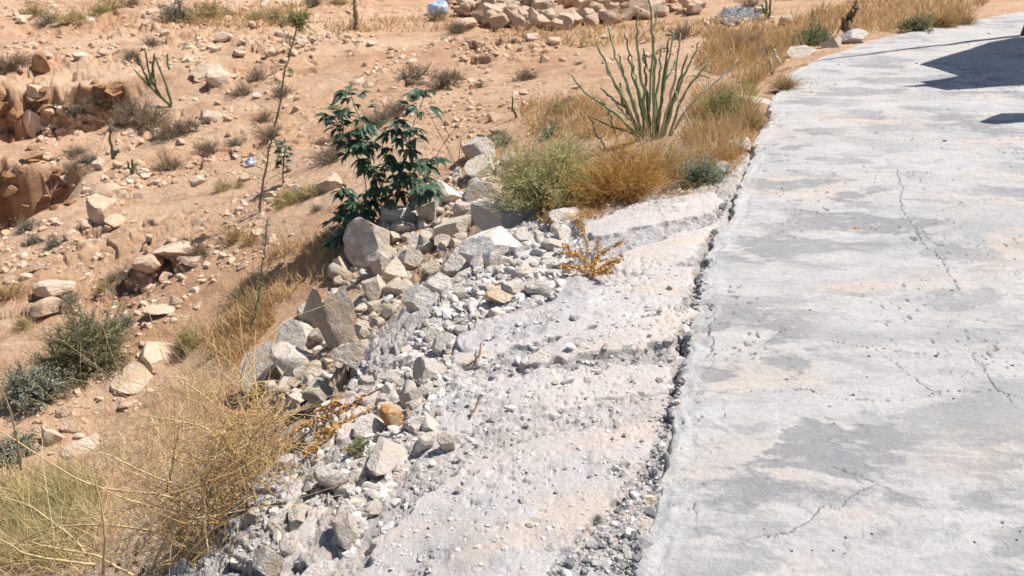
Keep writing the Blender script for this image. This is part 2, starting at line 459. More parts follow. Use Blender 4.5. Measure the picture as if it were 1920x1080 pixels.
M['gravel'] = isl_mat('pale_gravel', [(0, (.42, .39, .37)), (.4, (.56, .525, .49)), (.93, (.74, .71, .68)), (1, (.62, .44, .26))])
M['grit'] = isl_mat('grey_grit', [(0, (.17, .168, .17)), (.6, (.30, .295, .29)), (1, (.52, .50, .48))])
M['grit_dark'] = isl_mat('dark_road_grit', [(0, (.07, .06, .055)), (.6, (.17, .14, .12)), (1, (.42, .38, .34))])
M['pebbles'] = isl_mat('desert_pebbles', [(0, (.50, .33, .21)), (.5, (.60, .44, .31)), (1, (.70, .57, .44))])
M['straw'] = isl_mat('straw', [(0, (.58, .39, .18)), (.5, (.74, .55, .29)), (1, (.85, .72, .47))], .75, .2)
M['straw_dark'] = isl_mat('brown_straw', [(0, (.32, .18, .07)), (.5, (.58, .36, .135)), (1, (.74, .52, .23))], .8, .15)
M['gold'] = isl_mat('golden_grass', [(0, (.46, .29, .13)), (.5, (.62, .42, .20)), (1, (.74, .57, .32))], .75, .25)
M['dry_orange'] = isl_mat('rusty_dry_sprigs', [(0, (.46, .22, .055)), (.5, (.66, .37, .105)), (1, (.78, .53, .21))], .8, .15)
M['grey_green'] = isl_mat('grey_green_leaf', [(0, (.40, .365, .15)), (.5, (.57, .52, .235)), (1, (.72, .665, .38))], .8, .2)
M['sage'] = isl_mat('sage_leaf', [(0, (.25, .275, .20)), (.5, (.36, .385, .285)), (1, (.48, .50, .385))], .8, .2)
M['olive'] = isl_mat('olive_leaf', [(0, (.20, .21, .10)), (.5, (.32, .33, .17)), (1, (.45, .44, .25))], .8, .2)
M['grass_green'] = isl_mat('dusty_green_grass', [(0, (.29, .27, .10)), (.5, (.42, .38, .165)), (1, (.56, .49, .24))], .8, .25)
M['deep_leaf'] = isl_mat('deep_green_leaf', [(0, (.045, .095, .06)), (.6, (.08, .145, .092)), (.93, (.15, .22, .13)), (1, (.28, .29, .13))], .45, .3)
M['twig'] = isl_mat('grey_brown_twig', [(0, (.10, .07, .05)), (.5, (.19, .135, .095)), (1, (.30, .225, .16))])
M['dead_shrub'] = isl_mat('dead_shrub_twig', [(0, (.16, .115, .075)), (.5, (.27, .20, .135)), (1, (.38, .295, .20))])
M['stem_green'] = isl_mat('succulent_stem', [(0, (.19, .23, .11)), (.5, (.29, .33, .17)), (1, (.40, .43, .27))], .7, None, .75)
M['stem_dark'] = isl_mat('dark_succulent_stem', [(0, (.06, .09, .04)), (1, (.13, .165, .08))], .6)
M['stem_pale'] = isl_mat('pale_dead_stem', [(0, (.44, .37, .27)), (1, (.62, .55, .43))], .8)
M['green_twig'] = isl_mat('green_twig', [(0, (.12, .15, .06)), (.5, (.22, .25, .10)), (1, (.33, .34, .16))], .7, .2)

def m_plastic(name, c):
    k = N(name); v = k.coord(); a = k.noise(v, 9, 4); col = k.mix(k.sramp(a, .4, .65), c, (.75, .82, .90)); k.bump(a, .05, .6); return k.done(col, .4)
M['blue_bag'] = m_plastic('thin_blue_plastic', (.30, .48, .80)); M['blue_deep'] = m_plastic('blue_plastic', (.16, .30, .62))

# road concrete
def road_material():
    k = N('worn_concrete')
    v = k.coord(rot=(0, 0, .28)); vs = k.coord((1.0, 1.9, 1), (0, 0, .30))
    big = k.noise(vs, .62, 6, .62, .5)
    col = k.ramp(big, [(.30, (.41, .40, .39)), (.46, (.49, .475, .46)), (.60, (.52, .50, .48)), (.74, (.46, .448, .436))])
    pe = k.noise(vs, .95, 5, .6, .8)
    col = k.mix(k.sramp(pe, .50, .66, 0, .75), col, (.58, .465, .38))
    wh = k.noise(vs, 2.0, 7, .7, .5)
    col = k.mix(k.sramp(wh, .55, .66, 0, .6), col, (.57, .56, .55))
    st0 = k.noise(v, 20, 7, .72)
    zone = k.sramp(k.noise(v, .55, 3, .5), .36, .56, .15, 1)
    g1 = k.noise(vs, 1.5, 11, .63, .35)
    soft = k.noise(v, 1.1, 3)
    g1s = k.mix(k.sramp(soft, .34, .52), k.sramp(g1, .45, .62, 0, .75), k.sramp(g1, .515, .55, 0, .85))
    col = k.mix(k.math('MULTIPLY', g1s, zone), col, (.235, .231, .242))
    col = k.mix(k.math('MULTIPLY', k.math('MULTIPLY', g1s, k.sramp(k.noise(v, 9, 8, .75), .45, .65, 0, .7)), zone), col, (.36, .35, .345))
    g2 = k.noise(vs, 3.2, 10, .66, .4)
    col = k.mix(k.math('MULTIPLY', k.sramp(g2, .54, .62, 0, .65), zone), col, (.28, .274, .278))
    g3 = k.noise(k.coord((1, 4.5, 1), (0, 0, .22)), 2.4, 9, .7, .3)
    col = k.mix(k.sramp(g3, .45, .66, 0, .45), col, (.295, .288, .288))
    g4 = k.noise(vs, 7, 8, .7, .3)
    col = k.mix(k.sramp(g4, .52, .64, 0, .5), col, (.54, .51, .48))
    fine = k.noise(v, 38, 6, .75)
    g5 = k.noise(vs, 13, 9, .72, .4)
    col = k.mix(k.sramp(g5, .52, .68, 0, .5), col, (.29, .283, .285))
    col = k.mix(k.sramp(fine, .35, .75, 0, .4), col, (.33, .325, .325))
    spk = k.noise(v, 120, 2, .5)
    col = k.mix(k.sramp(spk, .70, .76, 0, .7), col, (.22, .21, .21))
    lipn = k.attr('lip')
    col = k.mix(k.math('MULTIPLY', lipn, .7), col, k.ramp(st0, [(.35, (.42, .41, .40)), (.65, (.60, .585, .57))]))
    col = k.mix(k.math('MULTIPLY', k.attr('crack'), .9), col, (.10, .095, .095))
    col = k.mix(k.math('MULTIPLY', k.attr('pock'), .8), col, (.13, .12, .12))
    st = k.noise(vs, 24, 5, .7)
    h = k.math('ADD', k.math('MULTIPLY', fine, .6), k.math('MULTIPLY', st, 1.0))
    h = k.math('ADD', h, k.math('MULTIPLY', k.noise(v, 95, 4, .7), .35))
    h = k.math('ADD', h, k.math('MULTIPLY', g4, 1.2))
    h = k.math('ADD', h, k.math('MULTIPLY', k.math('MULTIPLY', k.sramp(g1, .50, .58, 0, 1), zone), -.5))
    k.bump(h, .011, .9)
    return k.done(col, .88)
M['road'] = road_material()

def apron_material():
    k = N('spilled_concrete')
    v = k.coord(); vs = k.coord((1.0, 2.1, 1.2), (0, 0, -.55))
    big = k.noise(vs, 1.0, 5, .6, .6)
    col = k.ramp(big, [(.32, (.53, .50, .49)), (.48, (.61, .565, .54)), (.60, (.63, .555, .505)), (.72, (.60, .58, .575))])
    pe = k.noise(vs, 1.3, 4, .6, .6)
    col = k.mix(k.sramp(pe, .50, .63, 0, .65), col, (.66, .53, .43))
    wh = k.noise(vs, 1.5, 6, .65, .7)
    col = k.mix(k.sramp(wh, .60, .68, 0, .65), col, (.72, .705, .69))
    cr = k.attr('crumb')
    rough = k.noise(v, 22, 7, .75)
    col = k.mix(k.math('MULTIPLY', cr, k.sramp(rough, .38, .66, .1, .65)), col, (.32, .315, .315))
    fine = k.noise(v, 85, 6, .78)
    col = k.mix(k.sramp(fine, .45, .75, 0, .4), col, (.34, .32, .30))
    spk = k.noise(v, 210, 2, .5)
    col = k.mix(k.sramp(spk, .68, .74, 0, .6), col, (.25, .235, .225))
    stre = k.noise(k.coord((1.0, 7.0, 1), (0, 0, .55)), 9, 5, .7)
    h = k.math('ADD', k.math('MULTIPLY', fine, .7), k.math('MULTIPLY', stre, .35))
    h = k.math('ADD', h, k.math('MULTIPLY', k.math('MULTIPLY', rough, cr), 1.6))
    k.bump(h, .014, .9)
    return k.done(col, .92)
M['apron'] = apron_material()

def desert_material():
    k = N('desert_earth')
    v = k.coord(); vs = k.coord((.75, 1.6, 1), (0, 0, -.3))
    big = k.noise(vs, .35, 6, .6, .5)
    col = k.ramp(big, [(.30, (.475, .27, .155)), (.45, (.58, .36, .222)), (.58, (.64, .43, .28)), (.74, (.69, .505, .36))])
    md = k.noise(vs, 1.7, 7, .68, .6)
    col = k.mix(k.sramp(md, .50, .68, 0, .65), col, (.37, .195, .105))
    lt = k.noise(vs, 2.9, 6, .66)
    col = k.mix(k.sramp(lt, .56, .70, 0, .55), col, (.69, .53, .39))
    fine = k.noise(v, 16, 7, .75)
    col = k.mix(k.sramp(fine, .48, .78, 0, .4), col, (.34, .19, .105))
    col = k.mix(k.math('MULTIPLY', k.attr('raw'), k.sramp(md, .3, .7, .35, .9)), col, (.33, .165, .085))
    col = k.mix(k.math('MULTIPLY', k.attr('bank'), .75), col, k.ramp(lt, [(.35, (.38, .30, .225)), (.65, (.54, .46, .38))]))
    h = k.math('ADD', k.math('MULTIPLY', fine, 1.0), k.math('MULTIPLY', k.noise(v, 45, 5, .75), .5))
    k.bump(h, .05, .9)
    return k.done(col, .95)
M['desert'] = desert_material()

# ------------------------------------------------------------------ ground meshes
def build_ground():
    x, y, z, ap, cr, raw, keep, uu = GX, GY, np.where(_keep, GZ, -.3), GAP, GCR, GRAW, _keep, GU
    bank = np.where(keep, (1 - sstep(2.0, 4.2, uu)) * (1 - sstep(6.5, 9.5, y)) * sstep(1.3, 1.7, uu), 0)
    nr, nc = _A.shape
    idx = np.arange(nr * nc).reshape(nr, nc)
    F = np.stack([idx[:-1, :-1], idx[:-1, 1:], idx[1:, 1:], idx[1:, :-1]], -1).reshape(-1, 4)
    F = F[keep[F].any(1)]
    F = F[:, ::-1]
    isap = ap[F].mean(1) > .5
    V = np.stack([x, y, z], -1)
    for nm, sel, mt in (('ground', ~isap, 'desert'), ('concrete_bank_terrain', isap, 'apron')):
        f = F[sel]
        used, inv = np.unique(f, return_inverse=True)
        me = mesh_from(nm, V[used], inv.reshape(-1, 4), True, [M[mt]])
        set_attr(me, 'crumb', cr[used]); set_attr(me, 'raw', raw[used]); set_attr(me, 'bank', bank[used])
        o = link(nm, me); tag(o, kind='structure')
        o['label'] = 'tan desert earth of the valley slope beside the concrete' if nm == 'ground' else 'grey spilled concrete crust along the road edge'

def build_road():
    v = [0.0]
    while v[-1] < 16:
        q = v[-1]; v.append(q + .0036 + .0016 * max(0, q - .9) ** 1.5)
    v = np.array(v)
    y = [1.0]
    while y[-1] < 34:
        q = y[-1]; d2 = q * q + 2.7; y.append(q + max(.0045, d2 / (1.65 * 853) * 1.05))
    y = np.array(y)
    Yg, Vg = np.meshgrid(y, v, indexing='ij')
    X = edge_x(Yg) + Vg
    z, crack, pock = road_z(X.ravel(), Yg.ravel())
    nr, nc = X.shape
    V = np.stack([X.ravel(), Yg.ravel(), z], -1)
    idx = np.arange(nr * nc).reshape(nr, nc)
    F = np.stack([idx[:-1, :-1], idx[:-1, 1:], idx[1:, 1:], idx[1:, :-1]], -1).reshape(-1, 4)
    # the slab's broken side
    n0 = len(V)
    ye = y; xe = edge_x(ye)
    rows = [idx[:, 0]]
    for k, (dx, dz) in enumerate(((-.006, -.022), (.004, -.05), (-.004, -.085), (.01, -.14))):
        jit = .012 * noise2(ye * 30, ye * 0 + k, 50 + k)
        rows.append(len(V) + np.arange(nr))
        V = np.concatenate([V, np.stack([xe + dx + jit, ye, V[idx[:, 0], 2] + dz], -1)])
    side = []
    for a, b in zip(rows[:-1], rows[1:]):
        side.append(np.stack([a[1:], b[1:], b[:-1], a[:-1]], -1)[:, ::-1])
    F = np.concatenate([F] + side)
    me = mesh_from('road', V, F, True, [M['road']])
    set_attr(me, 'crack', np.concatenate([crack, np.zeros(len(V) - n0)])); set_attr(me, 'pock', np.concatenate([pock, np.zeros(len(V) - n0)]))
    lipm = 1 - sstep(.05, .13, Vg.ravel() + .05 * noise2(X.ravel() * 5, Yg.ravel() * 5, 35))
    set_attr(me, 'lip', np.concatenate([lipm, np.ones(len(V) - n0)]))
    o = link('road', me); tag(o, 'pale worn concrete road with cracks and grey stains', kind='structure')

tick('g')
build_ground(); build_road()

# ------------------------------------------------------------------ stones
def ico(sub):
    bm = bmesh.new(); bmesh.ops.create_icosphere(bm, subdivisions=sub, radius=1)
    V = np.array([v.co[:] for v in bm.verts]); F = np.array([[v.index for v in f.verts] for f in bm.faces]); bm.free()
    return V, F
ICO = {k: ico(k) for k in (1, 2, 3, 4)}

def rock_shape(seed, sub=3, planes=12, lo=.52, hi=.88, rough=.05):
    rg = np.random.default_rng(seed)
    V, F = ICO[sub]; V = V.copy()
    n = rg.normal(size=(planes, 3)); n /= np.linalg.norm(n, axis=1)[:, None]
    d = rg.uniform(lo, hi, planes)
    for a, b in zip(n, d):
        t = V @ a
        over = t > b
        V[over] -= np.outer(t[over] - b, a)
    q = V.copy()
    V = V * (1 + rough * noise3(q * 2.1 + seed, seed)[:, None] + rough * .45 * noise3(q * 6 + seed, seed + 1)[:, None])
    if sub >= 3: V = V * (1 + rough * .3 * noise3(q * 15 + seed, seed + 2)[:, None])
    if sub >= 4:
        st = noise3(q * np.array([2, 2, 9]) + seed, seed + 4)
        V = V * (1 + .022 * st[:, None])
    V -= (V.max(0) + V.min(0)) / 2
    V /= (V.max(0) - V.min(0)) / 2
    return V, F

def rock_mesh(name, seed, sub, mt, **kw):
    V, F = rock_shape(seed, sub, **kw)
    return mesh_from(name, V, F, True, [M[mt]], rad(24))

GULLY = [rock_mesh('stone_shape', 700 + i, 3, 'red_rock', planes=8, lo=.30, hi=.75, rough=.07) for i in range(6)]
BOULDER = {m: [rock_mesh('boulder_shape', 100 + i, 4, m, planes=11 + i % 4, lo=.40, hi=.80, rough=.035) for i in range(7)] for m in ('bank_stone', 'slope_stone', 'weathered_stone')}
STONE = {m: [rock_mesh('stone_shape', 300 + i, 3 if m != 'desert_stone' else 3, m, planes=9 + i % 5, lo=.42, hi=.84, rough=.04) for i in range(9)] for m in ('bank_stone', 'slope_stone', 'desert_stone', 'pile_stone', 'orange_stone', 'grey_stone', 'stained_stone', 'red_rock')}

def place_rock(name, me, p, size, rot, label, cat='stone', group=None, sink=.3):
    sx, sy, sz = size
    o = link(name, me, None, (p[0], p[1], p[2] + sz * (1 - 2 * sink)), rot, (sx, sy, sz))
    tag(o, label, cat, group)
    return o

tick('lib')
# boulders one can tell apart: photo x, y of the foot, width and height in photo pixels, material, kind, label
BIG = [
    (690, 500, 81, 95, 'weathered_stone', 'boulder', 'tall grey slab boulder leaning under the dark leafy plant'),
    (636, 640, 96, 138, 'weathered_stone', 'boulder', 'largest upright grey tan boulder on the bank slope'),
    (588, 628, 46, 110, 'weathered_stone', 'boulder', 'narrow upright shaded boulder pressed against the largest upright boulder'),
    (484, 740, 79, 79, 'weathered_stone', 'boulder', 'broad smooth grey boulder at the top of the straw shrub'),
    (556, 660, 66, 60, 'bank_stone', 'boulder', 'rounded pale boulder below the narrow upright one'),
    (552, 705, 84, 55, 'bank_stone', 'boulder', 'flat topped pale block above the tangle of straw'),
    (712, 512, 42, 42, 'bank_stone', 'boulder', 'bright white angular block wedged against the grey slab boulder'),
    (742, 535, 44, 50, 'slope_stone', 'boulder', 'rounded tan stone beside the bright white angular block'),
    (704, 560, 60, 46, 'slope_stone', 'boulder', 'squat tan block below the bright white angular one'),
    (770, 505, 54, 40, 'slope_stone', 'boulder', 'grey tan wedge above the rounded tan stone'),
    (848, 450, 62, 46, 'slope_stone', 'boulder', 'tan rounded boulder standing in dry brown litter on the slope'),
    (780, 470, 40, 34, 'bank_stone', 'boulder', 'grey veined stone left of the tan rounded boulder'),
    (740, 430, 60, 44, 'bank_stone', 'boulder', 'pale boulder at the foot of the dark leafy plant'),
    (805, 410, 50, 40, 'slope_stone', 'boulder', 'tan boulder on the slope below the bare forked twigs'),
    (840, 385, 70, 44, 'bank_stone', 'boulder', 'long pale boulder half buried between slope and leafy plant'),
    (900, 300, 66, 48, 'bank_stone', 'boulder', 'white boulder on the crest behind the grey green shrub'),
    (958, 308, 44, 22, 'bank_stone', 'boulder', 'small white block against the back of the grey green shrub'),
    (895, 335, 60, 34, 'slope_stone', 'boulder', 'tan boulder just under the white one on the crest'),
    (905, 390, 74, 56, 'weathered_stone', 'boulder', 'angular tan boulder with a steep shaded face beside the round shrub'),
    (870, 412, 50, 44, 'bank_stone', 'boulder', 'cracked pale boulder beside the angular tan one'),
    (920, 500, 110, 69, 'bank_stone', 'boulder', 'large grey boulder with an undercut face on the concrete lip'),
    (862, 505, 50, 56, 'bank_stone', 'boulder', 'pale wedge boulder standing beside the undercut grey one'),
    (820, 545, 70, 46, 'bank_stone', 'boulder', 'white ridged boulder along the concrete lip'),
    (782, 580, 58, 56, 'bank_stone', 'boulder', 'upright white boulder with shaded front at the lip'),
    (960, 425, 120, 50, 'bank_stone', 'boulder', 'smooth grey boulder in the shade of the round shrub'),
    (1065, 413, 70, 20, 'bank_stone', 'boulder', 'flat white slab below the orange dry shrub'),
    (1014, 555, 52, 36, 'bank_stone', 'boulder', 'clean white angular block on the middle of the bank'),
    (918, 478, 26, 36, 'bank_stone', 'boulder', 'small white block on top of the undercut grey boulder'),
    (945, 566, 66, 28, 'stained_stone', 'boulder', 'long ochre stained stone beside the rusty sprig'),
    (735, 802, 42, 46, 'orange_stone', 'boulder', 'bright orange crusted stone in the white rubble'),
    (824, 668, 30, 34, 'bank_stone', 'boulder', 'egg shaped white stone standing on the rubble'),
    (772, 760, 36, 34, 'bank_stone', 'boulder', 'white block above the orange crusted stone'),
    (798, 715, 62, 40, 'bank_stone', 'boulder', 'wide flat white stone uphill of the orange crusted one'),
    (792, 848, 37, 42, 'bank_stone', 'boulder', 'rounded grey white stone below the orange crusted one'),
    (838, 846, 33, 33, 'slope_stone', 'boulder', 'tan pitted stone next to the rounded grey white one'),
    (730, 885, 88, 35, 'bank_stone', 'boulder', 'wide grey flat boulder in the lower rubble'),
    (648, 1010, 63, 49, 'bank_stone', 'boulder', 'white cube shaped boulder low on the bank'),
    (505, 1075, 70, 43, 'weathered_stone', 'boulder', 'dark edged grey boulder at the very bottom of the bank'),
    (590, 1090, 62, 46, 'bank_stone', 'boulder', 'grey boulder beside the dark edged one at the bottom'),
    (690, 815, 60, 40, 'bank_stone', 'boulder', 'grey wedge stone beside the small olive weed'),
    (620, 920, 56, 40, 'bank_stone', 'boulder', 'pale slab tilted on the steep lip above the straw'),
    (560, 985, 53, 35, 'slope_stone', 'boulder', 'grey tilted slab at the lip below the straw shrub'),
    (665, 705, 72, 48, 'weathered_stone', 'boulder', 'grey fractured boulder at the lip above the straw shrub'),
    (600, 770, 64, 44, 'weathered_stone', 'boulder', 'grey sloping rock under the brown litter at the lip'),
    # far
    (1603, 82, 42, 24, 'bank_stone', 'boulder', 'square white block on the far road edge'),
    (1558, 90, 34, 18, 'slope_stone', 'boulder', 'tan block next to the square white one at the road edge'),
    (1500, 106, 54, 20, 'bank_stone', 'boulder', 'low grey rock at the bend of the road edge'),
    (1472, 48, 28, 18, 'slope_stone', 'boulder', 'squat tan block in the golden grass beyond the bend'),
    (1422, 58, 22, 18, 'desert_stone', 'boulder', 'pale split stone before the grey gravel patch'),
    (1395, 280, 44, 18, 'bank_stone', 'boulder', 'white flat stone at the road edge among orange litter'),
    (1330, 290, 18, 24, 'bank_stone', 'boulder', 'small white upright stone in the orange litter'),
    (1358, 325, 32, 20, 'bank_stone', 'boulder', 'white stone behind the small sage shrub'),
    (1420, 195, 60, 12, 'bank_stone', 'boulder', 'flat white stone under the golden tuft by the road'),
    # valley
    (190, 418, 55, 49, 'desert_stone', 'boulder', 'big overhanging tan boulder below the gully wall'),
    (200, 372, 60, 30, 'desert_stone', 'boulder', 'cluster topping tan boulder above the overhanging one'),
    (215, 428, 34, 22, 'desert_stone', 'boulder', 'pale block at the foot of the overhanging boulder'),
    (398, 228, 32, 18, 'desert_stone', 'boulder', 'flat pale boulder alone beside a dead bush'),
    (358, 500, 40, 16, 'desert_stone', 'boulder', 'long white stone below the buried slab'),
    (620, 355, 44, 22, 'desert_stone', 'boulder', 'white dome shaped stone left of the leafy plant'),
    (325, 488, 68, 21, 'desert_stone', 'boulder', 'broad tan slab half buried in the valley floor'),
    (296, 594, 54, 14, 'desert_stone', 'boulder', 'long flat white stone above the straw shrub'),
    (275, 520, 49, 28, 'desert_stone', 'boulder', 'rounded yellowish boulder with dry grass on it'),
    (94, 560, 63, 21, 'desert_stone', 'boulder', 'long tan ledge stone in the lower valley'),
    (90, 590, 59, 28, 'desert_stone', 'boulder', 'pale slanting ledge stone under the long tan one'),
    (130, 810, 36, 22, 'desert_stone', 'boulder', 'tan block among stones below the dark olive bush'),
    (150, 850, 60, 20, 'desert_stone', 'boulder', 'smooth tan slab behind the straw stalks'),
    (95, 830, 36, 30, 'desert_stone', 'boulder', 'dusty tan boulder beside the sage coloured bush'),
    (290, 690, 68, 30, 'desert_stone', 'boulder', 'tan outcrop boulder behind the straw shrub'),
    (245, 730, 68, 27, 'desert_stone', 'boulder', 'low tan outcrop below the other outcrop boulder'),
    (870, 55, 44, 22, 'desert_stone', 'boulder', 'round pale boulder in front of the stone pile'),
    (1000, 78, 30, 16, 'desert_stone', 'boulder', 'small pale stone below the stone pile'),
    (1040, 83, 24, 12, 'desert_stone', 'boulder', 'flat stone just right of the small pale one below the pile'),
    (80, 140, 30, 34, 'red_rock', 'boulder', 'dark brown leaning rock on the gully rim'),
    (385, 148, 50, 26, 'desert_stone', 'boulder', 'pale folded ledge boulder above the gully'),
    (410, 160, 40, 28, 'desert_stone', 'boulder', 'second pale ledge boulder touching the folded one'),
    (60, 250, 26, 40, 'desert_stone', 'boulder', 'upright pale stone on the inner gully wall'),
    (75, 215, 44, 26, 'desert_stone', 'boulder', 'pale block on the gully bench'),
]
pts = cast([b[0] for b in BIG], [b[1] for b in BIG])
for i, (b, p) in enumerate(zip(BIG, pts)):
    dist = math.hypot(p[1], p[0]); dd = np.linalg.norm(p - np.array([0, 0, CAM_Z]))
    w = b[2] / FPX * dd * .55; h = b[3] / FPX * dd * .62
    lib = BOULDER.get(b[4]) or STONE[b[4]]
    rg = random.Random(i * 7 + 3)
    dep = w * rg.uniform(.75, 1.05)
    q = p.copy(); q[1] += dep * .5
    q[2] = ground(q[0], q[1])
    me = lib[(i + 4 if i == 0 else i) % len(lib)]
    place_rock(b[5], me, q, (w, dep, h), (rg.uniform(-.22, .22), rg.uniform(-.25, .25), rg.uniform(-.9, .9)), b[6], 'boulder', None, .36 if b[4] == 'desert_stone' else .27)

def sample_poly(poly, n, rg):
    P = np.array(poly); lo = P.min(0); hi = P.max(0); out = np.zeros((0, 2))
    while len(out) < n:
        c = rg.uniform(lo, hi, (n * 3, 2)); c = c[in_poly(c[:, 0], c[:, 1], poly)]
        out = np.concatenate([out, c])
    return out[:n]

LIP = [(640, 1040), (630, 950), (650, 865), (690, 765), (755, 670), (800, 600), (880, 500), (960, 430), (1090, 415), (1080, 500), (1040, 560), (900, 600), (850, 680), (835, 760), (800, 835), (760, 885), (690, 965), (660, 1040)]
OUTER = [(400, 1080), (500, 930), (560, 830), (640, 730), (720, 645), (740, 680), (680, 765), (640, 865), (590, 960), (550, 1080)]
SLOPE = [(470, 750), (520, 640), (600, 560), (660, 480), (740, 410), (880, 290), (950, 300), (930, 400), (860, 460), (780, 540), (700, 620), (620, 710), (560, 760)]
APRON = [(660, 1075), (760, 900), (850, 760), (900, 640), (1060, 560), (1340, 480), (1300, 620), (1270, 760), (1230, 880), (1180, 1075)]
TRENCH = [(1020, 1080), (1120, 990), (1200, 900), (1235, 800), (1268, 700), (1296, 570), (1330, 440), (1358, 380), (1370, 362), (1338, 450), (1306, 570), (1284, 690), (1258, 800), (1232, 920), (1190, 1075)]

def scatter_rocks(name, poly, n, lo, hi, m, label, group, seed, sink=.25, power=2.2, lib=None, flat=(.55, .9)):
    rg = np.random.default_rng(seed)
    px = sample_poly(poly, n, rg); P = cast(px[:, 0], px[:, 1])
    lib = lib or STONE[m]
    for i, p in enumerate(P):
        dd = np.linalg.norm(p - np.array([0, 0, CAM_Z]))
        s = (lo + (hi - lo) * rg.random() ** power) / FPX * dd * .5
        place_rock(name, lib[rg.integers(len(lib))], p, (s * rg.uniform(.8, 1.25), s * rg.uniform(.7, 1.1), s * rg.uniform(*flat)),
                   (rg.uniform(-.35, .35), rg.uniform(-.35, .35), rg.uniform(0, 6.28)), label, 'stone', group, sink)

scatter_rocks('rubble_stone', LIP, 260, 12, 42, 'bank_stone', 'pale angular stone in the loose rubble along the broken concrete lip', 'rubble stones along the concrete lip', 1, .38, 1.9)
scatter_rocks('lip_stone', OUTER, 38, 10, 42, 'bank_stone', 'white or grey stone caught on the tilted grey slabs of the outer lip', 'stones on the outer lip slabs', 6, .32, 2.2)
scatter_rocks('slope_stone', SLOPE, 170, 14, 50, 'slope_stone', 'tan angular stone wedged among boulders on the slope under the lip', 'stones between the boulders of the slope', 2, .28, 1.8)
scatter_rocks('crust_stone', APRON, 46, 8, 24, 'bank_stone', 'small white stone bedded in the grey concrete crust of the bank', 'small stones in the concrete crust', 3, .35)
scatter_rocks('edge_stone', TRENCH, 40, 8, 24, 'grey_stone', 'small grey stone in the crumbling gap beside the road slab', 'stones in the gap beside the road', 4, .3)

scatter_rocks('gully_rock', [(0, 150), (240, 150), (245, 200), (120, 232), (0, 228)], 26, 10, 40, 'red_rock', 'red brown rock set in the upper eroded wall of the gully', 'rocks of the upper gully wall', 41, .42,  1.6, GULLY, (.35, .7))
scatter_rocks('gully_rock', [(0, 290), (60, 275), (130, 325), (135, 395), (0, 385)], 16, 10, 42, 'red_rock', 'red brown rock set in the lower eroded wall of the gully', 'rocks of the lower gully wall', 42, .42,  1.6, GULLY, (.4, .9))

# the dry-stone heap on the far flat
PILE = [(830, 8), (870, -14), (1000, -24), (1130, -20), (1240, -8), (1320, 10), (1300, 30), (1200, 42), (1090, 48), (985, 58), (920, 50), (850, 30)]
rg = np.random.default_rng(77)
pile_n = 0
px = sample_poly(PILE, 290, rg); P = cast(px[:, 0], px[:, 1])
order = np.argsort(P[:, 1])
for i in order:
    p = P[i]; u = np.clip(1 - abs(px[i, 0] - 1040) / 260, 0, 1)
    s = rg.uniform(.11, .26) * (.75 + .5 * u)
    lift = .55 * u * np.clip((p[1] - 19.6) / 2.0, 0, 1) * rg.uniform(.5, 1)
    q = p.copy(); q[2] += lift
    place_rock('heap_boulder', STONE['pile_stone'][rg.integers(9)], q, (s * rg.uniform(.9, 1.35), s * rg.uniform(.7, 1), s * rg.uniform(.55, .85)),
               (rg.uniform(-.3, .3), rg.uniform(-.4, .4), rg.uniform(0, 6.28)), 'pinkish tan boulder in the long stone heap on the far flat', 'boulder', 'boulders of the stone heap', .2)

# stones strewn over the valley
FIELDS = [
    ([(0, 60), (740, 62), (760, 130), (640, 150), (300, 130), (0, 140)], 38),
    ([(340, 70), (600, 70), (560, 150), (470, 190), (360, 160)], 34),
    ([(240, 190), (640, 170), (640, 330), (420, 420), (240, 330)], 50),
    ([(640, 60), (1100, 80), (1100, 230), (900, 280), (760, 250), (640, 160)], 52),
    ([(80, 190), (240, 230), (280, 330), (240, 410), (150, 370), (70, 300)], 34),
    ([(0, 420), (300, 400), (560, 330), (620, 360), (540, 460), (430, 560), (240, 640), (0, 560)], 60),
    ([(0, 0), (700, 0), (640, 50), (0, 55)], 26),
    ([(1100, 60), (1440, 20), (1460, 60), (1130, 130)], 16),
    ([(60, 700), (260, 640), (330, 700), (200, 860), (60, 860)], 16),
]
FIELD_AT = ('on the bare slope under the far crest', 'in the broken rock ledges above the gully', 'among the dead bushes of the middle slope', 'on the smooth tan slope behind the leafy plant',
            'on the floor of the gully', 'on the pale valley floor', 'on the flat beyond the far crest', 'on the tan slope below the stone heap', 'around the dark olive bush')
for k, (poly, n) in enumerate(FIELDS):
    scatter_rocks('desert_stone', poly, int(n * .95), 8, 27, 'desert_stone', 'weathered tan stone lying loose ' + FIELD_AT[k], 'loose stones ' + FIELD_AT[k], 20 + k, .36, 2.2)

def at_crumb(x, y):
    i = np.clip(np.searchsorted(AZ, np.arctan2(x, y)), 0, len(AZ) - 1); j = np.clip(np.searchsorted(RR, np.hypot(x, y)), 0, len(RR) - 1)
    c = GCR.reshape(LOOK.shape)[j, i]; a = GAP.reshape(LOOK.shape)[j, i]
    return np.where(a > .5, c ** 2, 1)

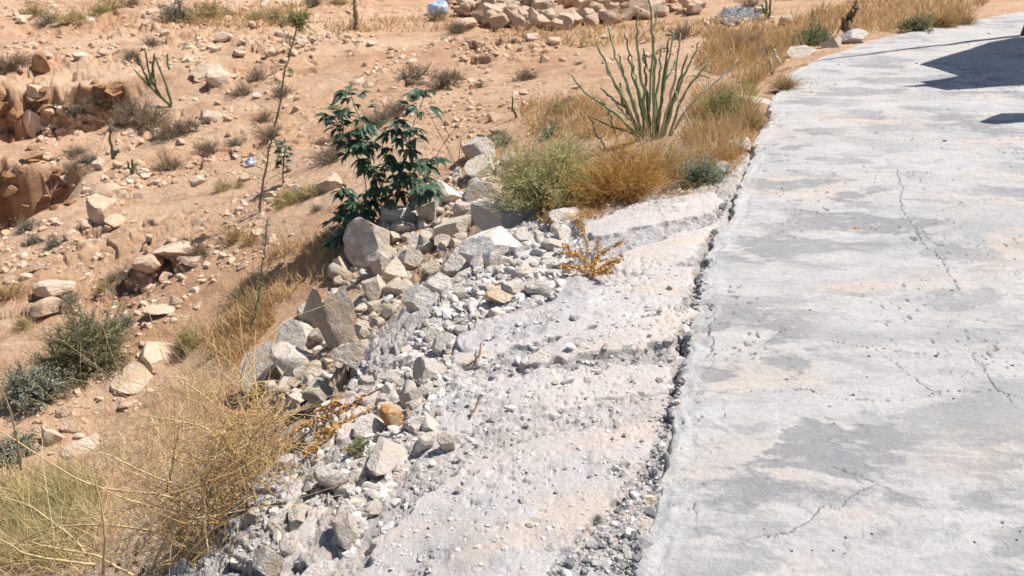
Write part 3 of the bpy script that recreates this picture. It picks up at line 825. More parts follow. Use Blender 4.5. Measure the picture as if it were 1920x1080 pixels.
def merged_stones(name, P, S, mt, label, seed, sub=1, flat=(.5, .95)):
    rg = np.random.default_rng(seed)
    var = [rock_shape(900 + i, sub, planes=8, lo=.38, hi=.82, rough=.04) for i in range(10)]
    VV, FF, off = [], [], 0
    which = rg.integers(0, 10, len(P))
    for w in range(10):
        i = np.where(which == w)[0]
        if not len(i): continue
        V, F = var[w]; n = len(i)
        a = rg.uniform(0, 6.28, n); ca, sa = np.cos(a), np.sin(a)
        sc = S[i][:, None] * np.stack([rg.uniform(.8, 1.25, n), rg.uniform(.7, 1.1, n), rg.uniform(*flat, n)], -1)
        L = V[None] * sc[:, None]
        tx = rg.uniform(-.4, .4, n)[:, None]
        L = np.stack([L[..., 0], L[..., 1], L[..., 2] + L[..., 0] * tx], -1)
        X = L[..., 0] * ca[:, None] - L[..., 1] * sa[:, None]; Yy = L[..., 0] * sa[:, None] + L[..., 1] * ca[:, None]
        W = np.stack([X, Yy, L[..., 2]], -1) + P[i][:, None]
        W[..., 2] += S[i][:, None] * .05
        VV.append(W.reshape(-1, 3)); FF.append((F[None] + (np.arange(n) * len(V))[:, None, None] + off).reshape(-1, 3)); off += n * len(V)
    me = mesh_from(name, np.concatenate(VV), np.concatenate(FF), False, [M[mt]])
    o = link(name, me); tag(o, label, kind='stuff'); return o

def px_scatter(polys, seed, lo, hi, power=2.5, crust=False, clump=False):
    rg = np.random.default_rng(seed)
    px = np.concatenate([sample_poly(p, n, rg) for p, n in polys])
    P = cast(px[:, 0], px[:, 1])
    if clump: P = P[rg.random(len(P)) < sstep(-.25, .45, fbm2(P[:, 0] * .9, P[:, 1] * .9, 3, 110))]
    if crust:                              # fewer on the smooth tongues than in the crumbly hollows
        P = P[rg.random(len(P)) < .02 + .98 * at_crumb(P[:, 0], P[:, 1])]
    dd = np.linalg.norm(P - np.array([0, 0, CAM_Z]), axis=1)
    S = (lo + (hi - lo) * rg.random(len(P)) ** power) / FPX * dd * .5
    return P, S
P, S = px_scatter([(LIP, 3000), (OUTER, 150), (SLOPE, 300), (APRON, 420), (TRENCH, 30)], 5, 6, 24, 2.2, True)
merged_stones('gravel', P, S, 'gravel', 'pale loose gravel over the concrete bank', 6, 2)
P, S = px_scatter([(TRENCH, 2300), (LIP, 4000), (OUTER, 300), (APRON, 3000)], 7, 2.2, 10, 2.5, True)
merged_stones('grit_gravel', P, S, 'grit', 'fine grey grit in the hollows of the bank', 8)
P, S = px_scatter([(p, n * 30) for p, n in FIELDS], 9, 2.5, 15, 2.8, False, True)
merged_stones('pebbles', P, S, 'pebbles', 'small tan pebbles over the valley slope', 10, 2)

tick('gr')
# ------------------------------------------------------------------ plant geometry
def tubes(P, R, sides=3):
    """P (n,k,3) strands, R (n,k) radii -> V, F"""
    n, k, _ = P.shape
    T = np.gradient(P, axis=1); T /= np.linalg.norm(T, axis=2, keepdims=True) + 1e-9
    ref = np.where(np.abs(T[..., 2:3]) > .9, np.array([1., 0, 0]), np.array([0, 0, 1.]))
    A = np.cross(T, ref); A /= np.linalg.norm(A, axis=2, keepdims=True) + 1e-9
    B = np.cross(T, A)
    a = np.arange(sides) * 2 * math.pi / sides
    V = P[:, :, None] + R[:, :, None, None] * (np.cos(a)[None, None, :, None] * A[:, :, None] + np.sin(a)[None, None, :, None] * B[:, :, None])
    idx = np.arange(n * k * sides).reshape(n, k, sides)
    nx = np.roll(idx, -1, axis=2)
    F = np.stack([idx[:, :-1], nx[:, :-1], nx[:, 1:], idx[:, 1:]], -1).reshape(-1, 4)
    return V.reshape(-1, 3), F

def leaves(P, D, L, W, rg, droop=.25):
    """n leaves at P along D, length L, width W: pointed, folded on the midrib"""
    n = len(P)
    D = D / (np.linalg.norm(D, axis=1, keepdims=True) + 1e-9)
    S = np.cross(D, rg.normal(size=(n, 3))); S /= np.linalg.norm(S, axis=1, keepdims=True) + 1e-9
    U = np.cross(S, D)
    L = L[:, None]; W = W[:, None]
    mid = P + D * L * .45 + U * L * .06
    tip = P + D * L - np.array([0, 0, 1.]) * L * droop
    V = np.stack([P, mid + S * W * .5 + U * W * .18, tip, mid - S * W * .5 + U * W * .18, mid], 1)
    i = np.arange(n)[:, None] * 5
    F = np.concatenate([i + np.array([[0, 1, 4]]), i + np.array([[1, 2, 4]]), i + np.array([[2, 3, 4]]), i + np.array([[3, 0, 4]])])
    return V.reshape(-1, 3), F

def strands(base, D, L, k, rg, bend=.25, wob=.05, sag=0.0):
    """n curved strands from base along D"""
    n = len(base)
    D = D / (np.linalg.norm(D, axis=1, keepdims=True) + 1e-9)
    t = np.linspace(0, 1, k)[None, :, None]
    B = rg.normal(size=(n, 3)) * bend
    P = base[:, None] + L[:, None, None] * (D[:, None] * t + B[:, None] * t ** 2 + rg.normal(size=(n, k, 3)) * wob * t)
    P[..., 2] -= sag * L[:, None] * (t[..., 0] ** 2)
    return P

def hemi(n, rg, zmin=.1, zmax=1.0):
    z = rg.uniform(zmin, zmax, n); a = rg.uniform(0, 2 * math.pi, n); r = np.sqrt(1 - z * z)
    return np.stack([r * np.cos(a), r * np.sin(a), z], -1)

def pick(P, m, rg, lo=.3):
    """m random points on strands, with direction"""
    n, k, _ = P.shape
    i = rg.integers(0, n, m); f = rg.uniform(lo, 1, m) * (k - 1.001); j = f.astype(int); w = (f - j)[:, None]
    return P[i, j] * (1 - w) + P[i, j + 1] * w, P[i, j + 1] - P[i, j]

def shrub_meshes(rx, ry, rz, seed, n_main=60, n_twig=500, n_leaf=2500, leaf=.02, wid=.007, thick=.004, zmin=.05, twig_len=.35, bend=.25):
    rg = np.random.default_rng(seed)
    D = hemi(n_main, rg, zmin); sc = np.array([rx, ry, rz])
    base = rg.normal(size=(n_main, 3)) * np.array([rx, ry, 0]) * .16
    lump = .78 + .30 * noise3(D * 2.2 + seed, seed)
    Dv = D * sc; L = np.linalg.norm(Dv, axis=1) * lump * rg.uniform(.7, 1, n_main)
    main = strands(base, Dv, L * .85, 6, rg, bend * .6, .03)
    Rm = np.linspace(1, .4, 6)[None] * thick * rg.uniform(.7, 1.3, (n_main, 1))
    b, d = pick(main, n_twig, rg, .25)
    d = d / (np.linalg.norm(d, axis=1, keepdims=True) + 1e-9) + rg.normal(size=(n_twig, 3)) * .55 + np.array([0, 0, .25])
    tw = strands(b, d, rg.uniform(.5, 1.1, n_twig) * twig_len * min(rx, rz), 4, rg, bend, .05)
    Rt = np.linspace(.55, .2, 4)[None] * thick * rg.uniform(.6, 1.2, (n_twig, 1))
    tw[..., 2] = np.maximum(tw[..., 2], .005)
    V1, F1 = tubes(main, Rm); V2, F2 = tubes(tw, Rt)
    wood = (np.concatenate([V1, V2]), np.concatenate([F1, F2 + len(V1)]))
    fol = None
    if n_leaf:
        p, d = pick(tw, n_leaf, rg, .1)
        d = d / (np.linalg.norm(d, axis=1, keepdims=True) + 1e-9) + rg.normal(size=(n_leaf, 3)) * .7
        fol = leaves(p, d, leaf * rg.uniform(.6, 1.3, n_leaf), wid * rg.uniform(.7, 1.3, n_leaf), rg)
    return wood, fol

def make_shrub(name, loc, label, cat, wood_m, leaf_m, group=None, rot=0, **kw):
    wood, fol = shrub_meshes(**kw)
    t = empty(name, loc, label, cat, group); t.rotation_euler = (0, 0, rot)
    link('branches', mesh_from('branches', *wood, True, [M[wood_m]]), t)
    if fol is not None: link('foliage', mesh_from('foliage', *fol, True, [M[leaf_m]]), t)
    return t

def copy_tree(o, loc, rot, sc):
    c = o.copy(); COL.objects.link(c); c.location = loc; c.rotation_euler = (0, 0, rot); c.scale = sc
    for ch in o.children:
        d = ch.copy(); COL.objects.link(d); d.parent = c
    return c

def one(px, py): return cast([px], [py])[0]
def scale_at(p): return float(np.linalg.norm(p - np.array([0, 0, CAM_Z]))) / FPX      # metres per photo pixel

# --- the shrubs on the bank's shoulder
p = one(1046, 388); k = scale_at(p); p[1] += .25; p[2] = ground(p[0], p[1]) - .02
make_shrub('dome_shrub', p, 'round grey green shrub on the bank beside the orange one', 'shrub', 'grey_green', 'grey_green', rx=176 * k, ry=120 * k, rz=138 * k, seed=1,
           n_main=150, n_twig=3600, n_leaf=38000, leaf=.018, wid=.007, thick=.0032, twig_len=.42)
p = one(1182, 384); k = scale_at(p); p[1] += .2; p[2] = ground(p[0], p[1]) - .02
make_shrub('rusty_shrub', p, 'dried orange brown shrub between round green shrub and road', 'shrub', 'dry_orange', 'dry_orange', rx=118 * k, ry=100 * k, rz=118 * k, seed=2,
           n_main=120, n_twig=2200, n_leaf=9000, leaf=.012, wid=.005, thick=.003, twig_len=.5, bend=.45)
p = one(1325, 350); k = scale_at(p); p[1] += .15; p[2] = ground(p[0], p[1])
make_shrub('sage_shrub', p, 'low sage grey shrub at the corner of road and bank', 'shrub', 'green_twig', 'sage', rx=66 * k, ry=60 * k, rz=62 * k, seed=3,
           n_main=70, n_twig=1000, n_leaf=7000, leaf=.015, wid=.006, thick=.0025)
p = one(1255, 345); k = scale_at(p); p[1] += .3; p[2] = ground(p[0], p[1])
make_shrub('pale_shrub', p, 'pale straw and grey tangle of twigs right of the orange shrub', 'shrub', 'straw', 'sage', rx=75 * k, ry=70 * k, rz=85 * k, seed=4,
           n_main=110, n_twig=1300, n_leaf=2500, leaf=.014, wid=.006, thick=.0022, bend=.4, twig_len=.6)
p = one(1365, 235); k = scale_at(p); p[1] += .2; p[2] = ground(p[0], p[1])
make_shrub('weed_shrub', p, 'soft green weedy shrub by the road behind the golden tuft', 'shrub', 'green_twig', 'grass_green', rx=58 * k, ry=60 * k, rz=76 * k, seed=5,
           n_main=80, n_twig=1000, n_leaf=6000, leaf=.022, wid=.007, thick=.0028)
p = one(940, 285); k = scale_at(p); p[1] += .2; p[2] = ground(p[0], p[1])
make_shrub('sage_shrub', p, 'thin blue grey shrub behind the round green one', 'shrub', 'green_twig', 'sage', rx=34 * k, ry=40 * k, rz=52 * k, seed=6,
           n_main=30, n_twig=300, n_leaf=1800, leaf=.018, wid=.007, thick=.003)
p = one(1035, 270); k = scale_at(p); p[1] += .4; p[2] = ground(p[0], p[1])
make_shrub('weed_shrub', p, 'small blue green weed above the round shrub', 'shrub', 'green_twig', 'sage', rx=30 * k, ry=40 * k, rz=46 * k, seed=7,
           n_main=30, n_twig=300, n_leaf=1500, leaf=.018, wid=.006, thick=.003)
p = one(1535, 88); k = scale_at(p); p[1] += .4; p[2] = ground(p[0], p[1])
make_shrub('green_shrub', p, 'dusty green shrub behind the white blocks of the road edge', 'shrub', 'green_twig', 'olive', rx=54 * k, ry=54 * k, rz=46 * k, seed=8,
           n_main=90, n_twig=1200, n_leaf=7000, leaf=.035, wid=.012, thick=.005)
p = one(1735, 60); k = scale_at(p); p[1] += .3; p[2] = ground(p[0], p[1])
make_shrub('green_shrub', p, 'flat olive shrub at the far road edge', 'shrub', 'dead_shrub', 'olive', rx=38 * k, ry=50 * k, rz=32 * k, seed=9,
           n_main=60, n_twig=700, n_leaf=3500, leaf=.04, wid=.013, thick=.006)
# --- bushes in the lower valley
p = one(130, 735); k = scale_at(p); p[1] += .4; p[2] = ground(p[0], p[1])
make_shrub('valley_bush', p, 'dense dark olive bush in the lower valley', 'bush', 'twig', 'olive', rx=98 * k, ry=90 * k, rz=150 * k, seed=10,
           n_main=150, n_twig=2200, n_leaf=17000, leaf=.030, wid=.009, thick=.005)
p = one(40, 790); k = scale_at(p); p[1] += .3; p[2] = ground(p[0], p[1])
make_shrub('valley_bush', p, 'blue grey bush in front of the dark olive one', 'bush', 'twig', 'sage', rx=66 * k, ry=60 * k, rz=88 * k, seed=11,
           n_main=100, n_twig=1300, n_leaf=10000, leaf=.026, wid=.012, thick=.005)
p = one(5, 880); k = scale_at(p); p[1] += .2; p[2] = ground(p[0], p[1])
make_shrub('valley_bush', p, 'small sage clump at the lower edge of the valley', 'bush', 'twig', 'sage', rx=40 * k, ry=50 * k, rz=60 * k, seed=12,
           n_main=50, n_twig=600, n_leaf=4000, leaf=.024, wid=.011, thick=.005)
p = one(340, 690); k = scale_at(p); p[1] += .3; p[2] = ground(p[0], p[1])
make_shrub('valley_bush', p, 'pale straw green bush behind the straw shrub', 'bush', 'straw', 'grass_green', rx=44 * k, ry=44 * k, rz=70 * k, seed=13,
           n_main=70, n_twig=800, n_leaf=2500, leaf=.026, wid=.006, thick=.003)
p = one(670, 848); k = scale_at(p); p[2] = ground(p[0], p[1]) + .01
make_shrub('rubble_weed', p, 'small olive weed growing out of the rubble', 'weed', 'green_twig', 'olive', rx=26 * k, ry=26 * k, rz=34 * k, seed=14,
           n_main=24, n_twig=160, n_leaf=900, leaf=.013, wid=.006, thick=.0016)

tick('shr')
# --- small dead shrubs, one build and copies
SMALL = [(210, 22, 40, 'g'), (185, 28, 30, 'g'), (245, 14, 36, 'd'), (330, 40, 50, 's'), (135, 42, 44, 'g'), (90, 45, 30, 's'), (65, 30, 36, 'g'), (355, 42, 30, 'g'), (395, 32, 46, 'g'),
         (480, 40, 40, 'g'), (515, 36, 30, 'd'), (590, 10, 36, 'd'), (635, 5, 30, 'g'), (285, 85, 30, 'd'), (250, 108, 28, 'd'), (485, 150, 36, 'd'), (455, 178, 44, 'd'), (530, 178, 36, 'd'),
         (495, 228, 34, 'd'), (510, 258, 44, 'd'), (150, 212, 40, 's'), (180, 200, 44, 'd'), (250, 220, 60, 'd'), (285, 230, 54, 'd'), (230, 235, 50, 'd'), (215, 205, 40, 'd'), (355, 245, 44, 'd'), (320, 255, 50, 'd'),
         (145, 290, 36, 'd'), (165, 305, 30, 's'), (140, 320, 30, 'd'), (318, 318, 44, 'd'), (390, 282, 40, 'd'), (440, 275, 26, 's'), (620, 305, 60, 'd'), (640, 275, 50, 'd'), (710, 235, 70, 'd'), (745, 215, 54, 'd'),
         (775, 150, 56, 'd'), (830, 165, 60, 'd'), (850, 150, 44, 'd'), (985, 150, 44, 'd'), (1045, 210, 44, 'g'), (420, 355, 30, 'g'), (450, 350, 20, 'g'), (540, 375, 40, 'g'), (590, 365, 30, 'g'),
         (375, 480, 44, 'd'), (215, 525, 30, 'd'), (235, 520, 40, 'd'), (55, 430, 30, 's'), (100, 462, 26, 's'), (65, 455, 24, 's'), (440, 450, 46, 'gold'), (470, 455, 36, 'gold'), (190, 545, 30, 'g'), (130, 565, 30, 's'),
         (225, 620, 40, 's'), (240, 610, 30, 's'), (45, 615, 30, 'g'), (15, 555, 52, 'gold'), (595, 395, 24, 'd'), (455, 560, 40, 's'), (480, 575, 34, 's'), (430, 620, 36, 'd'),
         (860, 62, 40, 'd'), (900, 165, 20, 'd'), (1280, 70, 40, 'd'), (1390, 90, 60, 'd'), (1430, 110, 50, 'd'), (820, 40, 36, 'd'), (1405, 15, 30, 'd'), (10, 130, 50, 'd'), (40, 120, 36, 'd')]
KIND = {'d': ('dead_shrub', 'dead_shrub', None, 0, 'bare grey brown dead shrub on the desert slope', 'bare dead shrubs of the valley'),
        's': ('sage_clump', 'twig', 'sage', 900, 'small grey sage clump on the desert earth', 'sage clumps of the valley'),
        'g': ('dusty_clump', 'straw', 'grass_green', 700, 'small dusty green clump on the desert earth', 'dusty green clumps of the valley'),
        'gold': ('golden_clump', 'gold', None, 0, 'small golden dry clump on the desert earth', 'golden dry clumps of the valley')}
PROTO = {}
P = cast([s[0] for s in SMALL], [s[1] for s in SMALL])
for i, (s, p) in enumerate(zip(SMALL, P)):
    nm, wm, lm, nl, lab, grp = KIND[s[3]]
    w = s[2] * scale_at(p) * .84
    key = (s[3], i % 3)
    if key not in PROTO:
        o = make_shrub(nm, p, lab, 'shrub', wm, lm, grp, rx=1, ry=1, rz=.85, seed=200 + i, n_main=60, n_twig=420, n_leaf=nl, leaf=.11, wid=.04, thick=.017, twig_len=.45, bend=.4)
        PROTO[key] = o; o.scale = (w, w, w)
    else:
        copy_tree(PROTO[key], p, i * 1.7, (w, w * .9, w * (.8 + .3 * (i % 4) / 3)))

tick('sm')
# --- leafless succulent bush by the road
def stem_tube(pts, r0, r1, sides=7, k=14, seed=0, wob=.006):
    pts = np.array(pts, float); rg = np.random.default_rng(seed)
    t = np.linspace(0, 1, len(pts)); tt = np.linspace(0, 1, k)
    P = np.stack([np.interp(tt, t, pts[:, j]) for j in range(3)], -1)
    for _ in range(2): P[1:-1] = (P[:-2] + 2 * P[1:-1] + P[2:]) / 4
    P[1:-1] += rg.normal(size=(k - 2, 3)) * wob
    R = np.linspace(r0, r1, k) * (1 + .10 * rg.normal(size=k)); R[-1] *= .45
    V, F = tubes(P[None], R[None], sides)
    cap = np.array([[len(V) - sides + j for j in range(sides)]])
    return V, [F, cap]

EUPH = [
    ([(1064, 136), (1095, 172), (1127, 195), (1152, 206), (1200, 240)], .017, 0), ([(1117, 77), (1133, 118), (1150, 150), (1175, 195), (1205, 245)], .017, 0),
    ([(1140, 47), (1150, 95), (1164, 130), (1188, 185), (1208, 245)], .017, 0), ([(1200, 17), (1194, 70), (1196, 110), (1206, 170), (1216, 250)], .018, 0),
    ([(1215, -12), (1222, 40), (1226, 90), (1226, 150), (1226, 255)], .019, 0), ([(1234, 12), (1231, 32), (1225, 52), (1225, 100)], .013, 0),
    ([(1264, 55), (1257, 100), (1248, 150), (1238, 200), (1232, 250)], .017, 0), ([(1276, 62), (1272, 110), (1262, 165), (1247, 220), (1238, 255)], .016, 2),
    ([(1312, 76), (1300, 105), (1284, 138), (1266, 180), (1246, 250)], .016, 0), ([(1331, 118), (1308, 140), (1288, 168), (1270, 205), (1254, 255)], .017, 0),
    ([(1384, 110), (1364, 138), (1335, 158), (1310, 180), (1285, 206), (1268, 235), (1256, 260)], .015, 2), ([(1105, 218), (1140, 234), (1175, 245), (1205, 258)], .014, 1),
    ([(1125, 165), (1150, 185), (1178, 208), (1204, 245)], .016, 1), ([(1132, 108), (1148, 150), (1172, 200), (1206, 250)], .015, 1),
    ([(1158, 100), (1170, 140), (1185, 190), (1212, 250)], .017, 0), ([(1178, 88), (1190, 135), (1200, 180), (1215, 250)], .016, 0),
    ([(1206, 90), (1210, 130), (1214, 185), (1220, 255)], .016, 1), ([(1240, 85), (1237, 120), (1232, 180), (1228, 255)], .017, 0),
    ([(1255, 70), (1248, 115), (1240, 170), (1232, 250)], .015, 1), ([(1290, 100), (1274, 150), (1256, 200), (1240, 255)], .016, 1),
    ([(1135, 195), (1160, 215), (1185, 240), (1205, 262)], .014, 1), ([(1146, 182), (1162, 205), (1190, 235), (1210, 262)], .014, 0),
    ([(1100, 212), (1118, 250), (1140, 285)], .010, 1), ([(1160, 265), (1148, 235), (1142, 205)], .012, 0), ([(1300, 130), (1318, 120), (1322, 108)], .010, 2),
    ([(1286, 145), (1310, 140), (1330, 145)], .011, 0), ([(1170, 60), (1180, 110), (1192, 160), (1214, 240)], .013, 1), ([(1226, 150), (1212, 120), (1205, 108)], .011, 0),
    ([(1248, 150), (1262, 130), (1268, 112)], .012, 0), ([(1175, 195), (1165, 170), (1163, 155)], .011, 0)]
base = one(1222, 262); Y0 = base[1] + .1; k = scale_at(base)
t = empty('succulent_bush', (base[0], Y0, ground(base[0], Y0)), 'leafless green succulent bush with many upright stems beside the road', 'succulent')
for i, (pl, r, mi) in enumerate(EUPH):
    rg = random.Random(i)
    dy = rg.uniform(-.32, .32)
    n = len(pl)
    W = np.array([at(a, b, Y0 + dy * (1 - j / (n - 1)) ** .8 * (1 if n > 3 else .5)) for j, (a, b) in enumerate(pl)])[::-1]
    if n > 3: W[0, 2] = min(W[0, 2], ground(W[0, 0], W[0, 1]) - .03)
    V, F = stem_tube(W - np.array(t.location), r * .88, r * .42, 7, 16, i, .006)
    link('stem', mesh_from('stem', V, F, True, [M[('stem_green', 'stem_dark', 'stem_pale')[mi]]]), t)

# straw coloured dead stalk leaning over it
W = [at(1230, 170, Y0 - .3), at(1262, 170, Y0 - .32), at(1285, 215, Y0 - .36), at(1300, 248, Y0 - .4)][1:]
V, F = stem_tube(np.array([at(1268, 140, Y0 - .3)] + W[0:]) , .006, .006, 6, 12, 3, .003)
o = link('dead_stalk', mesh_from('dead_stalk', V, F, True, [M['stem_pale']])); tag(o, 'thin straw coloured dead stalk leaning on the succulent bush', 'stalk')

# small succulents far off
def mini_succulent(name, label, paths, Yd, mi, r, group=None):
    b = at(*paths[0][-1], Yd)
    t = empty(name, b, label, 'succulent', group)
    for i, pl in enumerate(paths):
        W = np.array([at(a, c, Yd + .08 * ((i * 7) % 5 - 2) * (1 - j / max(1, len(pl) - 1))) for j, (a, c) in enumerate(pl)])[::-1]
        V, F = stem_tube(W - np.array(b), r, r * .6, 6, 10, i, .006)
        link('stem', mesh_from('stem', V, F, True, [M[mi]]), t)
p = one(318, 200)
mini_succulent('slope_succulent', 'dark green branching succulent on the slope above the gully', [
    [(270, 88), (276, 120), (284, 150), (298, 180), (322, 200)], [(250, 130), (262, 142), (275, 155), (290, 172), (318, 198)], [(288, 100), (300, 130), (312, 158), (322, 196)],
    [(262, 118), (272, 140), (282, 158)], [(315, 98), (313, 118), (318, 130)], [(288, 130), (290, 150), (294, 172)], [(290, 100), (286, 125), (284, 150)]], p[1], 'stem_dark', .024)
p = one(214, 298)
mini_succulent('slope_succulent', 'two stemmed dark succulent below the gully bench', [[(206, 236), (207, 262), (212, 298)], [(222, 280), (216, 290), (212, 298)]], p[1], 'stem_dark', .026)
p = one(248, 325)
mini_succulent('slope_succulent', 'low forked succulent on the slope under the dead bushes', [[(238, 302), (243, 314), (249, 325)], [(248, 298), (249, 312), (249, 325)], [(256, 310), (252, 318), (249, 325)]], p[1], 'stem_dark', .025)
p = one(1440, 38)
mini_succulent('slope_succulent', 'dark upright succulent in golden grass near the gravel patch', [[(1444, -8), (1445, 15), (1440, 38)], [(1428, 8), (1434, 22), (1440, 38)], [(1436, -2), (1438, 20), (1440, 38)]], p[1], 'stem_dark', .03)
p = one(1528, 48)
mini_succulent('slope_succulent', 'thin grey green succulent behind the dusty green shrub', [[(1522, 18), (1525, 32), (1528, 48)], [(1530, 30), (1529, 40), (1528, 48)]], p[1], 'stem_green', .03)
p = one(1455, 140)
mini_succulent('slope_succulent', 'short stubby succulent shoots at the road bend', [[(1450, 92), (1455, 105), (1462, 120)], [(1444, 110), (1446, 125), (1448, 142)]], p[1], 'stem_pale', .022)
p = one(960, 222)
mini_succulent('slope_succulent', 'single bent succulent shoot above the round shrub', [[(960, 180), (962, 205), (970, 225)]], p[1], 'stem_dark', .02)

# --- dark leafy plant
def palmate(P, D, size, rg):
    """compound leaves: 3 to 5 drooping pointed leaflets from each point"""
    VV, FF, off = [], [], 0
    for p, d, s in zip(P, D, size):
        n = rg.integers(3, 6)
        side = np.cross(d, [0, 0, 1.]); side /= np.linalg.norm(side) + 1e-9
        for j in range(n):
            a = (j - (n - 1) / 2) * .62 + rg.normal() * .1
            dj = d * math.cos(a) + side * math.sin(a) + np.array([0, 0, -.15 + rg.normal() * .12])
            dj /= np.linalg.norm(dj)
            L = s * (1 - .16 * abs(j - (n - 1) / 2)) * rg.uniform(.85, 1.1); W = L * .36
            sj = np.cross(dj, [0, 0, 1.]); sj /= np.linalg.norm(sj) + 1e-9
            sj = sj + np.array([0, 0, rg.normal() * .35])
            up = np.cross(sj, dj)
            ring = []
            for tt, ww, dr in ((0, .06, 0), (.22, .75, .02), (.48, 1.0, .0), (.75, .62, -.08), (1.0, .02, -.22)):
                c = p + dj * L * tt + np.array([0, 0, 1.]) * dr * L
                ring += [c + sj * W * ww * .5 + up * W * .16 * ww, c, c - sj * W * ww * .5 + up * W * .16 * ww]
            VV += ring
            for q in range(4):
                b = off + q * 3
                FF += [[b, b + 1, b + 4, b + 3], [b + 1, b + 2, b + 5, b + 4]]
            off += 15
    return np.array(VV), np.array(FF)

b = one(692, 452); YL = b[1] + .15; k = YL / FPX
t = empty('leafy_plant', (b[0], YL, ground(b[0], YL)), 'tall plant with dark green drooping leaves on the boulder slope', 'plant')
O = np.array(t.location)
LST = [[(692, 455), (705, 390), (700, 320), (685, 250), (662, 190), (655, 168)], [(692, 455), (725, 380), (750, 320), (772, 250), (785, 205), (798, 168)], [(692, 455), (720, 400), (760, 340), (800, 300), (822, 300)],
       [(692, 455), (680, 400), (690, 330), (660, 270), (640, 225), (615, 205)], [(692, 455), (670, 420), (645, 400), (632, 430), (622, 455)], [(692, 455), (715, 350), (730, 290), (745, 250), (740, 225)], [(692, 455), (668, 405), (655, 370), (640, 350)], [(692, 455), (668, 440), (648, 432), (634, 446)], [(692, 455), (680, 420), (672, 395), (664, 380)],
       [(715, 350), (690, 300), (680, 262)], [(750, 320), (780, 330), (808, 345)], [(690, 330), (655, 270), (640, 240), (622, 215)]]
allp, alld = [], []
for i, pl in enumerate(LST):
    rg = random.Random(50 + i); dy = rg.uniform(-.35, .35)
    W = np.array([at(a, c, YL + dy * j / (len(pl) - 1)) for j, (a, c) in enumerate(pl)])
    V, F = stem_tube(W - O, .008, .003, 5, 14, i, .004)
    link('stem', mesh_from('stem', V, F, True, [M['twig']]), t)
    tt = np.linspace(0, 1, len(W))
    g = np.random.default_rng(i)
    m = 25 if i < 7 else 12
    for s in np.concatenate([g.uniform(.22, 1, m), [1.0, .97]]):
        q = np.array([np.interp(s, tt, W[:, j]) for j in range(3)])
        d = g.normal(size=3) * np.array([1, .8, .35]) + np.array([0, -.35, -.05]); d /= np.linalg.norm(d)
        allp.append(q + d * g.uniform(.02, .11) - O); alld.append(d)
g = np.random.default_rng(3)
allp = np.array(allp); alld = np.array(alld)
V, F = palmate(allp, alld, g.uniform(18, 42, len(allp)) * k, g)
link('foliage', mesh_from('foliage', V, F, True, [M['deep_leaf']]), t)
# small leafy sapling further down
b = one(530, 348); YS = b[1]; k = YS / FPX
t = empty('leafy_sapling', b, 'small green leafy sapling in the valley behind the tall spindly stalk', 'plant')
W = np.array([at(530, 348, YS), at(531, 315, YS), at(533, 290, YS), at(535, 272, YS)])
V, F = stem_tube(W - b, .012, .006, 5, 10, 1, .004); link('stem', mesh_from('stem', V, F, True, [M['twig']]), t)
g = np.random.default_rng(8); n = 42
q = np.stack([np.interp(g.uniform(.35, 1, n), np.linspace(0, 1, 4), W[:, j]) for j in range(3)], -1) * 0
s = g.uniform(.3, 1, n)
q = np.stack([np.interp(s, np.linspace(0, 1, 4), W[:, j]) for j in range(3)], -1) - b
d = g.normal(size=(n, 3)) * np.array([1, 1, .3]); d /= np.linalg.norm(d, axis=1)[:, None]
V, F = palmate(q + d * .05, d, g.uniform(10, 19, n) * k, g); link('foliage', mesh_from('foliage', V, F, True, [M['deep_leaf']]), t)

# --- tall spindly stalks
def spindle(name, label, path, Yd, r0, r1, stem_m, n_twig, tl, leaf_m, tuft=0, lo=.2, leaf=.03, lean=0, nl=8):
    b = at(*path[0], Yd); t = empty(name, b, label, 'plant')
    W = np.array([at(a, c, Yd + lean * j / (len(path) - 1)) for j, (a, c) in enumerate(path)])
    V, F = stem_tube(W - b, r0, r1, 5, 26, 4, .008); link('stem', mesh_from('stem', V, F, True, [M[stem_m]]), t)
    g = np.random.default_rng(len(path) + n_twig)
    s = np.concatenate([g.uniform(lo, 1, n_twig), g.uniform(.93, 1, tuft)])
    tt = np.linspace(0, 1, len(W))
    q = np.stack([np.interp(s, tt, W[:, j]) for j in range(3)], -1) - b
    d = g.normal(size=(len(s), 3)) * np.array([1, 1, .5]) + np.array([0, 0, .7])
    if not n_twig: return
    tw = strands(q, d, tl * g.uniform(.4, 1.1, len(s)), 5, g, .3, .04)
    V1, F1 = tubes(tw, np.linspace(1, .4, 5)[None] * np.full((len(s), 1), r1 * .45))
    link('branch_foliage', mesh_from('branch_foliage', V1, F1, True, [M['green_twig' if leaf_m else 'twig']]), t)
    if leaf_m:
        p, d = pick(tw, len(s) * nl, g, .1)
        V2, F2 = leaves(p, d + g.normal(size=d.shape) * .02, leaf * g.uniform(.6, 1.3, len(p)), leaf * .3 * g.uniform(.7, 1.3, len(p)), g)
        link('foliage', mesh_from('foliage', V2, F2, True, [M[leaf_m]]), t)
b = one(487, 398)
spindle('spindly_stalk', 'tall thin bent stalk with a feathery green tip', [(487, 398), (492, 350), (500, 300), (512, 250), (526, 190), (534, 130), (545, 90), (556, 52), (560, 40)], b[1], .015, .008, 'dead_shrub', 40, .22, 'grass_green', 90, .1, .05)
b = one(462, 632)
spindle('leafy_spike', 'slender green leafy spike rising from the valley edge', [(462, 632), (476, 595), (486, 550), (492, 500), (497, 450), (503, 410)], b[1], .010, .005, 'green_twig', 90, .07, 'sage', 0, .12, .022, 0, 7)
b = one(668, 56)
spindle('dry_stake', 'bare dry reddish stake standing on the far flat', [(668, 56), (667, 35), (665, 12), (663, -10)], b[1], .07, .04, 'dead_shrub', 0, .1, None)
b = one(1620, 42)
